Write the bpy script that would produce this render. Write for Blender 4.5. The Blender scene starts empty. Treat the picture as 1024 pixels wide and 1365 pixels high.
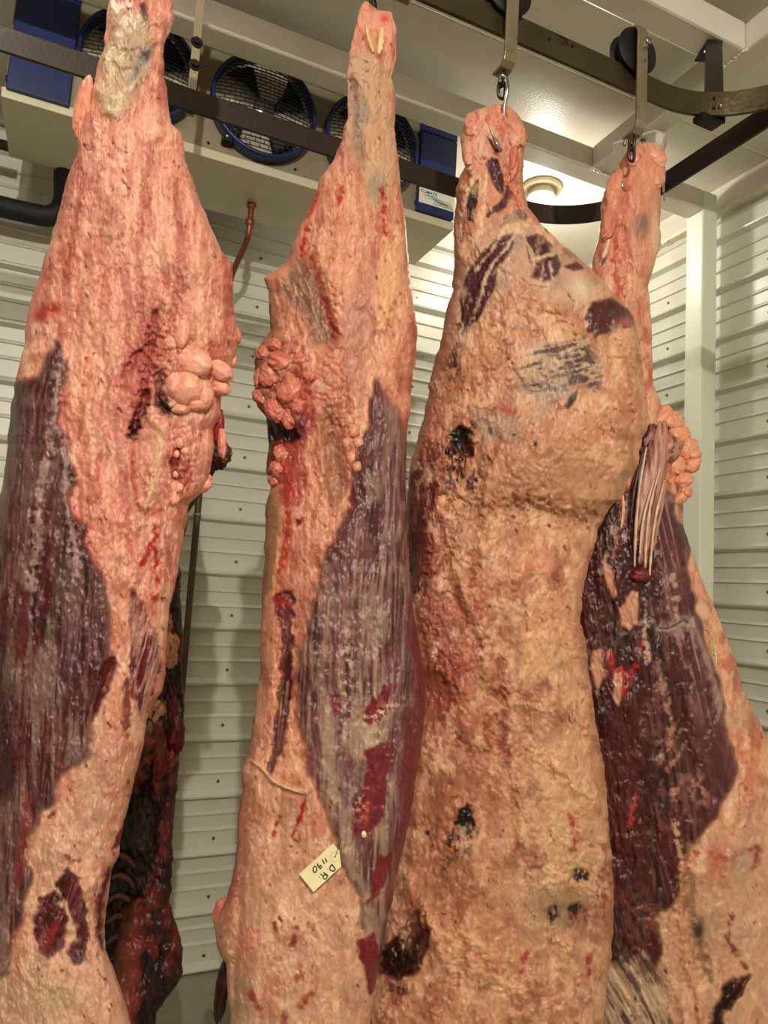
import bpy, bmesh, math, random
import numpy as np
from mathutils import Vector, Matrix

# ------------------------------------------------------------------ camera, world, lights, exposure
YAW, PITCH, ROLL, F = .415, .108, .060, 935.0
EYE = 1.70
SC = bpy.context.scene
COL = SC.collection
fw = np.array([math.sin(YAW)*math.cos(PITCH), math.cos(YAW)*math.cos(PITCH), math.sin(PITCH)])
r0 = np.array([math.cos(YAW), -math.sin(YAW), 0.])
u0 = np.cross(r0, fw)
rt = r0*math.cos(ROLL)+u0*math.sin(ROLL)
up = -r0*math.sin(ROLL)+u0*math.cos(ROLL)
hv = np.array([math.sin(YAW), math.cos(YAW), 0.])
cd = bpy.data.cameras.new('camera'); cam = bpy.data.objects.new('camera', cd); COL.objects.link(cam)
cd.sensor_fit = 'VERTICAL'; cd.sensor_height = 36.0; cd.lens = F/1365*36.0
cd.clip_start = .02
cam.matrix_world = Matrix(((rt[0], up[0], -fw[0], 0), (rt[1], up[1], -fw[1], 0), (rt[2], up[2], -fw[2], EYE), (0, 0, 0, 1)))
SC.camera = cam
SC.view_settings.view_transform = 'Standard'
SC.view_settings.look = 'None'
SC.view_settings.gamma = 1.0
SC.view_settings.exposure = 0.0
w = bpy.data.worlds.new('world'); SC.world = w; w.use_nodes = True
w.node_tree.nodes['Background'].inputs[0].default_value = (1, .95, .86, 1)
w.node_tree.nodes['Background'].inputs[1].default_value = .15

LAMP_A = (1.93, 2.70, 3.70)      # jar lamp in view, in the far corner
LAMP_B = (-.45, -2.05, 3.70)     # jar lamp behind the photographer
LAMP_C = (-.55, 1.42, 3.70)      # jar lamp above and to the left

def lamp_light(loc, energy, radius, col=(1, .935, .84)):
    d = bpy.data.lights.new('lamp_bulb', 'POINT'); d.energy = energy; d.color = col; d.shadow_soft_size = radius
    o = bpy.data.objects.new('lamp_bulb', d); o.location = loc; COL.objects.link(o); return o
BULBS = {
    'A': lamp_light((LAMP_A[0], LAMP_A[1], LAMP_A[2]-.19), 17, .05),
    'B': lamp_light((LAMP_B[0], LAMP_B[1], LAMP_B[2]-.20), 340, .03),
    'C': lamp_light((LAMP_C[0], LAMP_C[1], LAMP_C[2]-.19), 14, .06),
}

# ------------------------------------------------------------------ small helpers
def ray(x, y):
    x = np.asarray(x, float)[..., None]; y = np.asarray(y, float)[..., None]
    return fw+rt*(x-512)/F-up*(y-682.5)/F
OFF = np.array([0, 0, EYE])
def onD(x, y, D):                      # pixel -> world point at horizontal depth D
    d = ray(x, y); D = np.asarray(D, float)[..., None] if np.ndim(D) else D
    return d*(D/(d@hv)[..., None] if np.ndim(D) else (D/(d@hv))[..., None])+OFF
def onax(x, y, ax, v):                 # pixel -> world point on an axis plane
    d = ray(x, y); v = v-OFF[ax]
    return Vector(d*v/d[ax]+OFF)
def lin(c):
    c = np.array(c, float)/255.0
    return np.where(c <= .04045, c/12.92, ((c+.055)/1.055)**2.4)
def tag(o, label=None, cat=None, group=None, kind=None):
    if label: o['label'] = label
    if cat: o['category'] = cat
    if group: o['group'] = group
    if kind: o['kind'] = kind
    return o
def empty(name, loc, label, cat, group=None):
    o = bpy.data.objects.new(name, None); o.location = loc; o.empty_display_size = .05; COL.objects.link(o)
    return tag(o, label, cat, group)
bpy_update = lambda: bpy.context.view_layer.update()
def world_of(o):
    m = o.matrix_parent_inverse @ Matrix.Translation(o.location) if o.parent else Matrix.Translation(o.location)
    return world_of(o.parent) @ m if o.parent else m
def link(name, me, mat=None, parent=None):
    o = bpy.data.objects.new(name, me); COL.objects.link(o)
    if mat: me.materials.append(mat)
    if parent:
        o.parent = parent
        o.matrix_parent_inverse = world_of(parent).inverted()
    return o
def obj(name, bm, mat=None, parent=None, smooth=False, bevel=0):
    bmesh.ops.recalc_face_normals(bm, faces=bm.faces)
    me = bpy.data.meshes.new(name); bm.to_mesh(me); bm.free()
    if smooth:
        for p in me.polygons: p.use_smooth = True
    o = link(name, me, mat, parent)
    if bevel:
        b = o.modifiers.new('bevel', 'BEVEL'); b.width = bevel; b.segments = 2; b.limit_method = 'ANGLE'; b.angle_limit = .7
    return o
def box(bm, lo, hi, mat=None):
    lo = Vector(lo); hi = Vector(hi)
    vs = [bm.verts.new((x, y, z)) for z in (lo.z, hi.z) for y in (lo.y, hi.y) for x in (lo.x, hi.x)]
    for f in ((0, 2, 3, 1), (4, 5, 7, 6), (0, 1, 5, 4), (1, 3, 7, 5), (3, 2, 6, 7), (2, 0, 4, 6)):
        bm.faces.new([vs[i] for i in f])
    return bm
def tube(bm, pts, r, n=10, closed=False, flat=1.0):
    pts = [Vector(p) for p in pts]; rings = []
    nv = None; m = len(pts)
    for i, p in enumerate(pts):
        a = pts[(i-1) % m] if (closed or i > 0) else p
        b = pts[(i+1) % m] if (closed or i < m-1) else p
        t = (b-a).normalized()
        if nv is None:
            nv = t.orthogonal().normalized()
        nv = (nv-t*nv.dot(t)).normalized(); bn = t.cross(nv)
        rr = r[i] if hasattr(r, '__len__') else r
        rings.append([bm.verts.new(p+(nv*math.cos(2*math.pi*k/n)+bn*math.sin(2*math.pi*k/n)*flat)*rr) for k in range(n)])
    for i in range(m if closed else m-1):
        A = rings[i]; B = rings[(i+1) % m]
        for k in range(n): bm.faces.new((A[k], A[(k+1) % n], B[(k+1) % n], B[k]))
    if not closed: bm.faces.new(rings[0][::-1]); bm.faces.new(rings[-1])
    return bm
def disc(bm, c, axis, r, h, n=32, bev=0):
    axis = Vector(axis).normalized(); c = Vector(c); a = axis.orthogonal().normalized(); b = axis.cross(a)
    prof = [(0, r-bev), (bev, r), (h-bev, r), (h, r-bev)] if bev else [(0, r), (h, r)]
    R = [[bm.verts.new(c+axis*d+(a*math.cos(2*math.pi*k/n)+b*math.sin(2*math.pi*k/n))*q) for k in range(n)] for d, q in prof]
    for A, B in zip(R, R[1:]):
        for k in range(n): bm.faces.new((A[k], A[(k+1) % n], B[(k+1) % n], B[k]))
    bm.faces.new(R[0][::-1]); bm.faces.new(R[-1])
    return bm

# ------------------------------------------------------------------ materials
def mat(name, col, rough=.5, metal=0., var=.12, scale=8, bump=.0, bscale=60, emit=None, estr=0, spots=None, coat=0):
    m = bpy.data.materials.new(name); m.use_nodes = True; nt = m.node_tree; N = nt.nodes; L = nt.links
    b = N['Principled BSDF']; c = lin(col)
    tc = N.new('ShaderNodeTexCoord'); nz = N.new('ShaderNodeTexNoise'); nz.inputs['Scale'].default_value = scale; nz.inputs['Detail'].default_value = 6
    L.new(tc.outputs['Object'], nz.inputs['Vector'])
    rp = N.new('ShaderNodeValToRGB'); rp.color_ramp.elements[0].position = .3; rp.color_ramp.elements[1].position = .7
    rp.color_ramp.elements[0].color = (*np.clip(c*(1-var), 0, 1), 1); rp.color_ramp.elements[1].color = (*np.clip(c*(1+var), 0, 1), 1)
    L.new(nz.outputs['Fac'], rp.inputs[0]); src = rp.outputs[0]
    if spots:
        n2 = N.new('ShaderNodeTexNoise'); n2.inputs['Scale'].default_value = spots[1]; n2.inputs['Detail'].default_value = 8; n2.inputs['Roughness'].default_value = .7
        L.new(tc.outputs['Object'], n2.inputs['Vector'])
        r2 = N.new('ShaderNodeValToRGB'); r2.color_ramp.elements[0].position = spots[2]; r2.color_ramp.elements[1].position = spots[2]+.08
        L.new(n2.outputs['Fac'], r2.inputs[0])
        mx = N.new('ShaderNodeMix'); mx.data_type = 'RGBA'; L.new(r2.outputs[0], mx.inputs[0]); L.new(src, mx.inputs[6]); mx.inputs[7].default_value = (*lin(spots[0]), 1)
        src = mx.outputs[2]
    L.new(src, b.inputs['Base Color'])
    b.inputs['Roughness'].default_value = rough; b.inputs['Metallic'].default_value = metal
    if coat: b.inputs['Coat Weight'].default_value = coat; b.inputs['Coat Roughness'].default_value = .15
    if bump:
        n3 = N.new('ShaderNodeTexNoise'); n3.inputs['Scale'].default_value = bscale; n3.inputs['Detail'].default_value = 5
        L.new(tc.outputs['Object'], n3.inputs['Vector'])
        bp = N.new('ShaderNodeBump'); bp.inputs['Strength'].default_value = bump; bp.inputs['Distance'].default_value = .004
        L.new(n3.outputs['Fac'], bp.inputs['Height']); L.new(bp.outputs[0], b.inputs['Normal'])
    if emit:
        b.inputs['Emission Color'].default_value = (*lin(emit), 1); b.inputs['Emission Strength'].default_value = estr
    return m
M_PANEL = mat('white_panel_steel', (206, 205, 190), .34, .0, .03, 3, .05, 30)
M_CEIL = mat('white_ceiling_sheet', (214, 208, 192), .32, 0, .03, 2, .25, 130)
M_FRAME = mat('white_painted_steel', (214, 207, 194), .38, 0, .03, 5, .12, 60)
M_FRAMEG = mat('pale_green_white_paint', (228, 232, 214), .38, 0, .03, 5, .12, 60)
M_WHITE = mat('white_wall', (150, 142, 122), .6, 0, .03, 3)
M_FLOOR = mat('concrete', (150, 147, 128), .6, 0, .15, 5, .4, 40, spots=((192, 186, 160), 14, .62))
M_RAIL = mat('oiled_rail_steel', (84, 74, 52), .38, .75, .25, 12, .25, 90, spots=((40, 28, 20), 18, .60))
M_RAIL2 = mat('dark_rail_steel', (44, 28, 19), .5, .3, .2, 10, .2, 90)
M_STRAP = mat('worn_strap_steel', (138, 128, 104), .38, .6, .2, 16, .2, 120, spots=((66, 54, 40), 26, .58))
M_BLACK = mat('black_steel', (24, 22, 20), .45, .5, .2, 12, .2, 80, spots=((90, 88, 84), 60, .68))
M_CHROME = mat('bright_hook_steel', (165, 158, 146), .22, .95, .1, 20)
M_LINK = mat('chain_steel', (74, 68, 60), .3, .9, .15, 20)
M_GALV = mat('stucco_aluminium', (150, 138, 112), .48, .35, .08, 9, .5, 170, spots=((140, 132, 112), 9, .63))
M_PAN = mat('drain_pan', (205, 198, 172), .5, .1, .06, 7, .1, 40, spots=((160, 152, 128), 7, .64))
M_BLUE = mat('navy_blue_paint', (14, 34, 88), .42, 0, .25, 6, .1, 60)
M_GUARD = mat('navy_guard_wire', (8, 12, 30), .4, .1, .1, 10)
M_FIN = mat('coil_fins', (215, 205, 182), .4, .3, .2, 26)
M_COPPER = mat('copper_pipe', (132, 78, 48), .4, .55, .3, 14)
M_DARKPIPE = mat('dark_drain_pipe', (84, 56, 42), .4, .3, .3, 14)
M_INSUL = mat('black_foam_insulation', (16, 15, 17), .7, 0, .1, 10)
M_CREAM = mat('cream_card', (236, 224, 178), .6, 0, .05, 20)
M_LABEL = mat('label_white', (226, 226, 204), .5, 0, .03, 20)
M_INK = mat('black_ink', (22, 22, 28), .6, 0, .05, 20)
M_TEAL = mat('teal_ink', (96, 158, 178), .6, 0, .05, 20)
M_GREYINK = mat('grey_ink', (84, 84, 80), .6, 0, .05, 20)
M_JAR = mat('lamp_jar_glass', (240, 236, 222), .25, 0, .02, 5, emit=(255, 244, 220), estr=3.2)
M_JARTOP = mat('ribbed_jar_neck', (196, 186, 156), .25, 0, .1, 30)
M_LAMPBASE = mat('lamp_base', (176, 160, 124), .5, 0, .05, 5)
M_STRING = mat('dark_string', (50, 34, 34), .7)
M_SCREW = mat('screw_head', (128, 122, 104), .35, .7)

def meat_mat(name, bump=.5):
    m = bpy.data.materials.new(name); m.use_nodes = True; nt = m.node_tree; N = nt.nodes; L = nt.links
    b = N['Principled BSDF']
    at = N.new('ShaderNodeAttribute'); at.attribute_name = 'Col'
    wt = N.new('ShaderNodeAttribute'); wt.attribute_name = 'wet'
    tc = N.new('ShaderNodeTexCoord')
    mp = N.new('ShaderNodeMapping'); mp.inputs['Scale'].default_value = (1, 1, .45); L.new(tc.outputs['Object'], mp.inputs[0])
    nz = N.new('ShaderNodeTexNoise'); nz.inputs['Scale'].default_value = 260; nz.inputs['Detail'].default_value = 6; nz.inputs['Roughness'].default_value = .65
    L.new(mp.outputs[0], nz.inputs['Vector'])
    mr = N.new('ShaderNodeMapRange'); mr.inputs[1].default_value = .25; mr.inputs[2].default_value = .75; mr.inputs[3].default_value = .86; mr.inputs[4].default_value = 1.12
    L.new(nz.outputs['Fac'], mr.inputs[0])
    mx = N.new('ShaderNodeVectorMath'); mx.operation = 'SCALE'; L.new(at.outputs['Color'], mx.inputs[0]); L.new(mr.outputs[0], mx.inputs['Scale'])
    L.new(mx.outputs[0], b.inputs['Base Color'])
    rr = N.new('ShaderNodeMapRange'); rr.inputs[3].default_value = .42; rr.inputs[4].default_value = .34
    L.new(wt.outputs['Fac'], rr.inputs[0]); L.new(rr.outputs[0], b.inputs['Roughness'])
    b.inputs['Specular IOR Level'].default_value = .45
    n2 = N.new('ShaderNodeTexNoise'); n2.inputs['Scale'].default_value = 330; n2.inputs['Detail'].default_value = 5; L.new(mp.outputs[0], n2.inputs['Vector'])
    bp = N.new('ShaderNodeBump'); bp.inputs['Strength'].default_value = bump; bp.inputs['Distance'].default_value = .0025
    L.new(n2.outputs['Fac'], bp.inputs['Height']); L.new(bp.outputs[0], b.inputs['Normal'])
    return m
M_MEAT = meat_mat('beef_surface', .35)

# ------------------------------------------------------------------ the room
Z = EYE
XR, YA, CE = 2.69, 3.25, 3.70        # right wall, back wall, ceiling
XL, YF = -2.6, -3.6
RIB = .2454
def panel(name, origin, du, length, inward, z0=0.0, z1=CE):
    # ribbed sheet steel laid with its ribs horizontal: profile in (out, z) swept along du
    prof = []; nmaj = int((z1-z0)/RIB)+2
    for i in range(nmaj):
        b = max(z0, z0+i*RIB-.012)
        prof += [(.000, b+.000), (.032, b+.012), (.034, b+.020), (.002, b+.038)]
        for q in (.108, .176):
            prof += [(.000, b+q), (.009, b+q+.003), (.009, b+q+.006), (.000, b+q+.018)]
    prof = [(a, z) for a, z in prof if z <= z1]; prof.append((0, z1))
    bm = bmesh.new(); o = Vector(origin); du = Vector(du); n = Vector(inward); prev = None
    for a, z in prof:
        p = o+n*a; v = (bm.verts.new((p.x, p.y, z)), bm.verts.new((p.x+du.x*length, p.y+du.y*length, z)))
        if prev: bm.faces.new((prev[0], prev[1], v[1], v[0]))
        prev = v
    k = [bm.verts.new((o+du*t-n*.08+Vector((0, 0, z)))) for t in (0, length) for z in (z0, z1)]
    bm.faces.new((k[0], k[2], k[3], k[1]))
    ob = obj(name, bm, M_PANEL); tag(ob, kind='structure'); return ob
wall_back = panel('wall_back', (XL, YA, 0), (1, 0, 0), XR-XL, (0, -1, 0))
wall_right = panel('wall_right', (XR, YA, 0), (0, -1, 0), YA-YF, (-1, 0, 0))
for nm, lo, hi in (('wall_left', (XL-.08, YF, 0), (XL, YA, CE)), ('wall_front', (XL, YF-.08, 0), (XR, YF, CE))):
    tag(obj(nm, box(bmesh.new(), lo, hi), M_WHITE), kind='structure')
tag(obj('floor', box(bmesh.new(), (XL, YF, -.08), (XR, YA, 0)), M_FLOOR), kind='structure')
ceil = tag(obj('ceiling', box(bmesh.new(), (XL, YF, CE), (XR, YA, CE+.06)), M_CEIL), kind='structure')
bm = bmesh.new()
for i in range(5):
    y = 2.02-i*1.0; box(bm, (XL, y-.004, CE-.003), (XR, y+.004, CE+.001))
tag(obj('trim_1', bm, mat('ceiling_seam', (196, 190, 166), .5)), kind='structure')
tag(obj('trim_2', box(bmesh.new(), (XR-.036, YF, CE-.125), (XR, YA, CE)), M_FRAME, bevel=.004), kind='structure')
tag(obj('trim_4', box(bmesh.new(), (XL, YA-.036, CE-.15), (XR-.036, YA, CE)), M_CEIL, bevel=.004), kind='structure')
bm = bmesh.new(); rnd = random.Random(3)
for i in range(60):
    y = 1.2+i*.034; box(bm, (XR-.042-rnd.random()*.006, y, CE-.128-rnd.random()*.012), (XR-.0, y+.036, CE-.114-rnd.random()*.006))
tag(obj('trim_3', bm, mat('caulk', (226, 220, 196), .6, 0, .1, 30), bevel=.002), kind='structure')
# screws in the sheet
def screw(parent, p, n):
    bm = bmesh.new(); n = Vector(n); disc(bm, p, n, .0075, .003, 12); disc(bm, Vector(p)+n*.003, n, .0045, .004, 6)
    return obj('screw', bm, M_SCREW, parent)
for i in range(14):
    z = i*RIB+.062
    if z > CE: break
    if z < 3.5:
        for x in (.70, 1.55): screw(wall_back, (x, YA, z), (0, -1, 0))
    for y in (2.62, 2.05): screw(wall_right, (XR, y, z), (-1, 0, 0))

# ------------------------------------------------------------------ white steel frame that carries the rails
BZ = 1.83+Z
def beam(name, lo, hi, label, m=M_FRAME, cat='beam'):
    o = obj(name, box(bmesh.new(), lo, hi), m, bevel=.009); return tag(o, label, cat)
beam('steel_beam', (XL+.02, 2.25, BZ), (2.515, 2.35, BZ+.10), 'long white square steel beam running in front of the fan cooler to the corner post')
beam('steel_beam', (1.862, .2, BZ), (1.957, 2.25, BZ+.10), 'white square steel cross beam running towards the viewer, right of the two roller hooks')
beam('steel_beam', (-1.2, 1.50, BZ), (1.862, 1.60, BZ+.10), 'white square steel beam along the top edge, welded to the cross beam by the black hanger bracket')
beam('steel_post', (2.515, 2.25, .004), (2.607, 2.35, BZ+.10), 'pale green-white square steel post in front of the right ribbed wall', M_FRAMEG, 'post')
# weld beads
bm = bmesh.new(); rnd = random.Random(5)
for k in range(26):
    t = k/25
    for p in ((1.862, 1.50+.1*t, BZ), (1.862+.095*t, 2.25, BZ)):
        bmesh.ops.create_icosphere(bm, subdivisions=1, radius=.0055+rnd.random()*.003, matrix=Matrix.Translation((p[0]+rnd.uniform(-.003, .003), p[1]+rnd.uniform(-.003, .003), p[2])))
wb = obj('weld_bead', bm, M_FRAME, smooth=True); wb.parent = bpy.data.objects['steel_beam.001']

# ------------------------------------------------------------------ rails
def rail(name, pts, z0, label, m, th=.011, h=.066):
    bm = bmesh.new(); P = [Vector((x, y, 0)) for x, y in pts]; rings = []
    for i, p in enumerate(P):
        t = (P[min(i+1, len(P)-1)]-P[max(i-1, 0)]).normalized(); n = Vector((-t.y, t.x, 0))*th/2
        rings.append([bm.verts.new((p+s*n)+Vector((0, 0, z))) for s, z in ((-1, z0), (1, z0), (1, z0+h), (-1, z0+h))])
    for A, B in zip(rings, rings[1:]):
        for k in range(4): bm.faces.new((A[k], A[(k+1) % 4], B[(k+1) % 4], B[k]))
    bm.faces.new(rings[0]); bm.faces.new(rings[-1][::-1])
    return tag(obj(name, bm, m, bevel=.0015), label, 'rail')
RZ = 1.30+Z
def bend(x0, cx, cy, r, yend):
    pts = [(x0+(cx-x0)*k/8, cy+r) for k in range(9)]
    pts += [(cx+r*math.sin(a), cy+r*math.cos(a)) for a in [math.pi/2*k/24 for k in range(1, 25)]]
    pts += [(cx+r, cy+(yend-cy)*k/6) for k in range(1, 7)]
    return pts
rail1 = rail('overhead_rail', bend(-2.2, 1.30, 1.0, .30, -1.6), RZ, 'worn olive brown steel rail with two roller hooks riding on it', M_RAIL)
rail2 = rail('overhead_rail', bend(-2.4, 1.305, 1.638, .30, -1.6), RZ, 'dark brown steel rail crossing in front of the fan cooler', M_RAIL2)
for x, z in ((.93, .040), (1.00, .050)): bm = bmesh.new(); disc(bm, (x, 1.2944, RZ+z), (0, -1, 0), .0045, .002, 12); obj('rail_bolt', bm, M_BLACK, rail1)
for z in (.018, .046): bm = bmesh.new(); disc(bm, (1.44, 1.262, RZ+z), (.46, -.88, 0), .0045, .006, 10); obj('rail_bolt', bm, M_BLACK, rail1)
bm = bmesh.new(); disc(bm, (1.452, 1.252, RZ+.022), (.5, -.86, 0), .0075, .008, 12, .002); obj('rail_bolt', bm, M_CHROME, rail1, True)
box_bm = box(bmesh.new(), (1.405, 1.262, RZ-.016), (1.475, 1.296, RZ+.002)); obj('rail_clamp', box_bm, M_BLACK, rail1, bevel=.003)

def strap_hanger(name, label, pts, wvec, th, m, bolts, bm_mat=M_CHROME):
    # a flat bar bent along pts, wvec = half width vector
    bm = bmesh.new(); P = [Vector(p) for p in pts]; W = Vector(wvec); rings = []
    for i, p in enumerate(P):
        t = (P[min(i+1, len(P)-1)]-P[max(i-1, 0)]).normalized(); n = t.cross(W).normalized()*th/2
        rings.append([bm.verts.new(p+q) for q in (-W-n, W-n, W+n, -W+n)])
    for A, B in zip(rings, rings[1:]):
        for k in range(4): bm.faces.new((A[k], A[(k+1) % 4], B[(k+1) % 4], B[k]))
    bm.faces.new(rings[0]); bm.faces.new(rings[-1][::-1])
    o = obj(name, bm, m, bevel=.002); tag(o, label, 'bracket')
    for c, ax in bolts:
        b = bmesh.new(); disc(b, c, ax, .017, .004, 18, .001); disc(b, Vector(c)+Vector(ax)*.004, ax, .011, .009, 6, .001)
        obj('bolt', b, bm_mat, o)
    return o
strap_hanger('rail_bracket', 'black bent steel bracket bolted under the top beam, holding the curved rail',
             [(1.775, 1.60, BZ-.004), (1.745, 1.525, BZ-.004), (1.735, 1.515, BZ-.010), (1.715, 1.50, BZ-.045), (1.465, 1.280, RZ+.075), (1.462, 1.272, RZ+.03), (1.462, 1.272, RZ-.008)],
             (.024, -.0105, 0), .008, M_BLACK, [((1.752, 1.548, BZ-.008), (0, 0, -1))])
strap_hanger('rail_bracket', 'white bent steel bracket with a round bolt, behind the rightmost beef hock',
             [(1.845, 2.10, BZ-.004), (1.93, 1.96, BZ-.004), (1.95, 1.93, BZ-.03), (1.80, 1.80, RZ+.3), (1.68, 1.66, RZ+.12), (1.617, 1.60, RZ+.06), (1.615, 1.60, RZ)],
             (.026, .024, 0), .008, M_FRAME, [((1.905, 2.0, BZ-.008), (0, 0, -1))])

strap_hanger('rail_bracket', 'pale slotted steel strap holding the far rail, beside the leftmost hock',
             [(.185, 1.952, CE), (.185, 1.952, RZ+.10), (.185, 1.950, RZ-.004)], (.012, 0, 0), .006, M_GALV, [((.185, 1.949, RZ+.15), (0, -1, 0)), ((.185, 1.949, RZ+.22), (0, -1, 0))], M_BLACK)
# ------------------------------------------------------------------ trolleys (roller, strap, chain links, hook)
def link_pts(c, h, wd, plane):
    pts = []
    for k in range(16):
        a = 2*math.pi*k/16; x = math.cos(a)*wd; z = math.sin(a)*h
        z = math.copysign(min(abs(z)*1.25, h), z)
        pts.append(Vector(c)+(Vector((x, 0, z)) if plane == 'x' else Vector((0, x, z))))
    return pts
def trolley(X, label, links=2, hook=True, seen=True, hook_pts=None, drop=.235):
    Y = 1.30; root = empty('roller_hook', (X, Y, RZ+.066), label, 'hook')
    wc = Vector((X, Y-.016, RZ+.066+.040))
    bm = bmesh.new(); disc(bm, wc, (0, 1, 0), .048, .030, 40, .005); disc(bm, wc+Vector((0, -.004, 0)), (0, 1, 0), .062, .006, 40, .002)
    disc(bm, wc+Vector((0, .028, 0)), (0, 1, 0), .062, .006, 40, .002)
    obj('wheel', bm, M_BLACK, root, True)
    bm = bmesh.new(); disc(bm, wc+Vector((0, -.034, 0)), (0, 1, 0), .006, .07, 16)
    disc(bm, wc+Vector((0, -.043, 0)), (0, 1, 0), .0095, .007, 20, .002); obj('axle_bolt', bm, M_CHROME, root, True)
    zt = RZ+.066+.092; zb = zt-drop-.017
    # strap: up the back, over the top, down the front, bent in at the foot
    P = [(Y+.034, RZ+.09), (Y+.034, zt-.012), (Y+.024, zt+.006), (Y, zt+.012), (Y-.026, zt+.006), (Y-.034, zt-.014), (Y-.034, zb+.022), (Y-.030, zb+.008), (Y-.020, zb), (Y+.012, zb-.002)]
    bm = bmesh.new(); rings = []
    for i, (y, z) in enumerate(P):
        a = Vector((0, *P[max(i-1, 0)])); b = Vector((0, *P[min(i+1, len(P)-1)])); t = (b-a).normalized(); n = t.cross(Vector((1, 0, 0)))*.0035
        wd = .0160 if i < 9 else .018
        c = Vector((X, y, z)); rings.append([bm.verts.new(c+q) for q in (Vector((-wd, 0, 0))-n, Vector((wd, 0, 0))-n, Vector((wd, 0, 0))+n, Vector((-wd, 0, 0))+n)])
    for A, B in zip(rings, rings[1:]):
        for k in range(4): bm.faces.new((A[k], A[(k+1) % 4], B[(k+1) % 4], B[k]))
    bm.faces.new(rings[0]); bm.faces.new(rings[-1][::-1])
    obj('strap', bm, M_STRAP, root, bevel=.0015)
    z = zb-.012; yc = Y-.004
    for k in range(links):
        bm = bmesh.new(); h = .021; tube(bm, link_pts((X, yc, z-.004), h, .0095, 'y' if k % 2 == 0 else 'x'), .0038, 10, True)
        obj('chain_link', bm, M_LINK, root, True); z -= .030
    if hook_pts:
        bm = bmesh.new(); n = len(hook_pts)
        tube(bm, hook_pts, [.0048 if i < n-4 else .0048*(1-.8*(i-(n-4))/3) for i in range(n)], 12); obj('hook', bm, M_CHROME, root, True)
    return root, z
def smooth_path(P, n=6):
    P = [Vector(p) for p in P]; out = []
    for i in range(len(P)-1):
        a = P[max(i-1, 0)]; b = P[i]; c = P[i+1]; d = P[min(i+2, len(P)-1)]
        for k in range(n):
            t = k/n; out.append(.5*((2*b)+(c-a)*t+(2*a-5*b+4*c-d)*t*t+(3*b-a-3*c+d)*t**3))
    out.append(P[-1]); return out

# ------------------------------------------------------------------ noise tools (numpy)
RS = np.random.default_rng(11); TAB = RS.random((16, 256, 256))
def vn(x, y, s=0):
    T = TAB[s % 16]; xi = np.floor(x).astype(int); yi = np.floor(y).astype(int); fx = x-xi; fy = y-yi
    fx = fx*fx*fx*(fx*(fx*6-15)+10); fy = fy*fy*fy*(fy*(fy*6-15)+10); xi += s*37; yi += s*91
    a = T[xi & 255, yi & 255]; b = T[(xi+1) & 255, yi & 255]; c = T[xi & 255, (yi+1) & 255]; d = T[(xi+1) & 255, (yi+1) & 255]
    return (a*(1-fx)+b*fx)*(1-fy)+(c*(1-fx)+d*fx)*fy
def fbm(x, y, s=0, o=5, g=.5):
    v = 0; a = 1; t = 0
    for i in range(o):
        v = v+a*(vn(x*2**i+i*17.3, y*2**i-i*9.1, s+i)-.5); t += a; a *= g
    return v/t*2
def ridged(x, y, s=0, o=4):
    v = 0; a = 1; t = 0
    for i in range(o):
        v = v+a*(1-np.abs(2*vn(x*2**i+i*7.7, y*2**i+i*3.3, s+i)-1)); t += a; a *= .5
    return v/t
def worley(x, y, s=0):
    xi = np.floor(x).astype(int); yi = np.floor(y).astype(int); F1 = np.full(x.shape, 9.); F2 = F1.copy(); ID = np.zeros(x.shape)
    A = TAB[s % 16]; B = TAB[(s+5) % 16]; C = TAB[(s+9) % 16]
    for i in (-1, 0, 1):
        for j in (-1, 0, 1):
            cx = (xi+i) & 255; cy = (yi+j) & 255
            d = np.hypot(xi+i+A[cx, cy]-x, yi+j+B[cx, cy]-y)
            n = d < F1; F2 = np.where(n, F1, np.minimum(F2, d)); ID = np.where(n, C[cx, cy], ID); F1 = np.minimum(F1, d)
    return F1, F2, ID
def sstep(a, b, x):
    t = np.clip((x-a)/(b-a), 0, 1); return t*t*(3-2*t)
def sdist(X, Y, poly):
    P = np.array(poly, float); n = len(P); d = np.full(X.shape, 1e9); ins = np.zeros(X.shape, bool)
    for i in range(n):
        x0, y0 = P[i]; x1, y1 = P[(i+1) % n]; ex, ey = x1-x0, y1-y0
        t = np.clip(((X-x0)*ex+(Y-y0)*ey)/(ex*ex+ey*ey+1e-9), 0, 1)
        d = np.minimum(d, (X-x0-t*ex)**2+(Y-y0-t*ey)**2)
        c = ((y0 > Y) != (y1 > Y)) & (X < (x1-x0)*(Y-y0)/(y1-y0+1e-9)+x0); ins ^= c
    d = np.sqrt(d); return np.where(ins, -d, d)
def pdist(X, Y, pts):
    P = np.array(pts, float); d = np.full(X.shape, 1e9)
    for i in range(len(P)-1):
        x0, y0 = P[i]; x1, y1 = P[i+1]; ex, ey = x1-x0, y1-y0
        t = np.clip(((X-x0)*ex+(Y-y0)*ey)/(ex*ex+ey*ey+1e-9), 0, 1)
        d = np.minimum(d, (X-x0-t*ex)**2+(Y-y0-t*ey)**2)
    return np.sqrt(d)
def rot(X, Y, deg):
    a = math.radians(deg); return X*math.cos(a)+Y*math.sin(a), -X*math.sin(a)+Y*math.cos(a)

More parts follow.
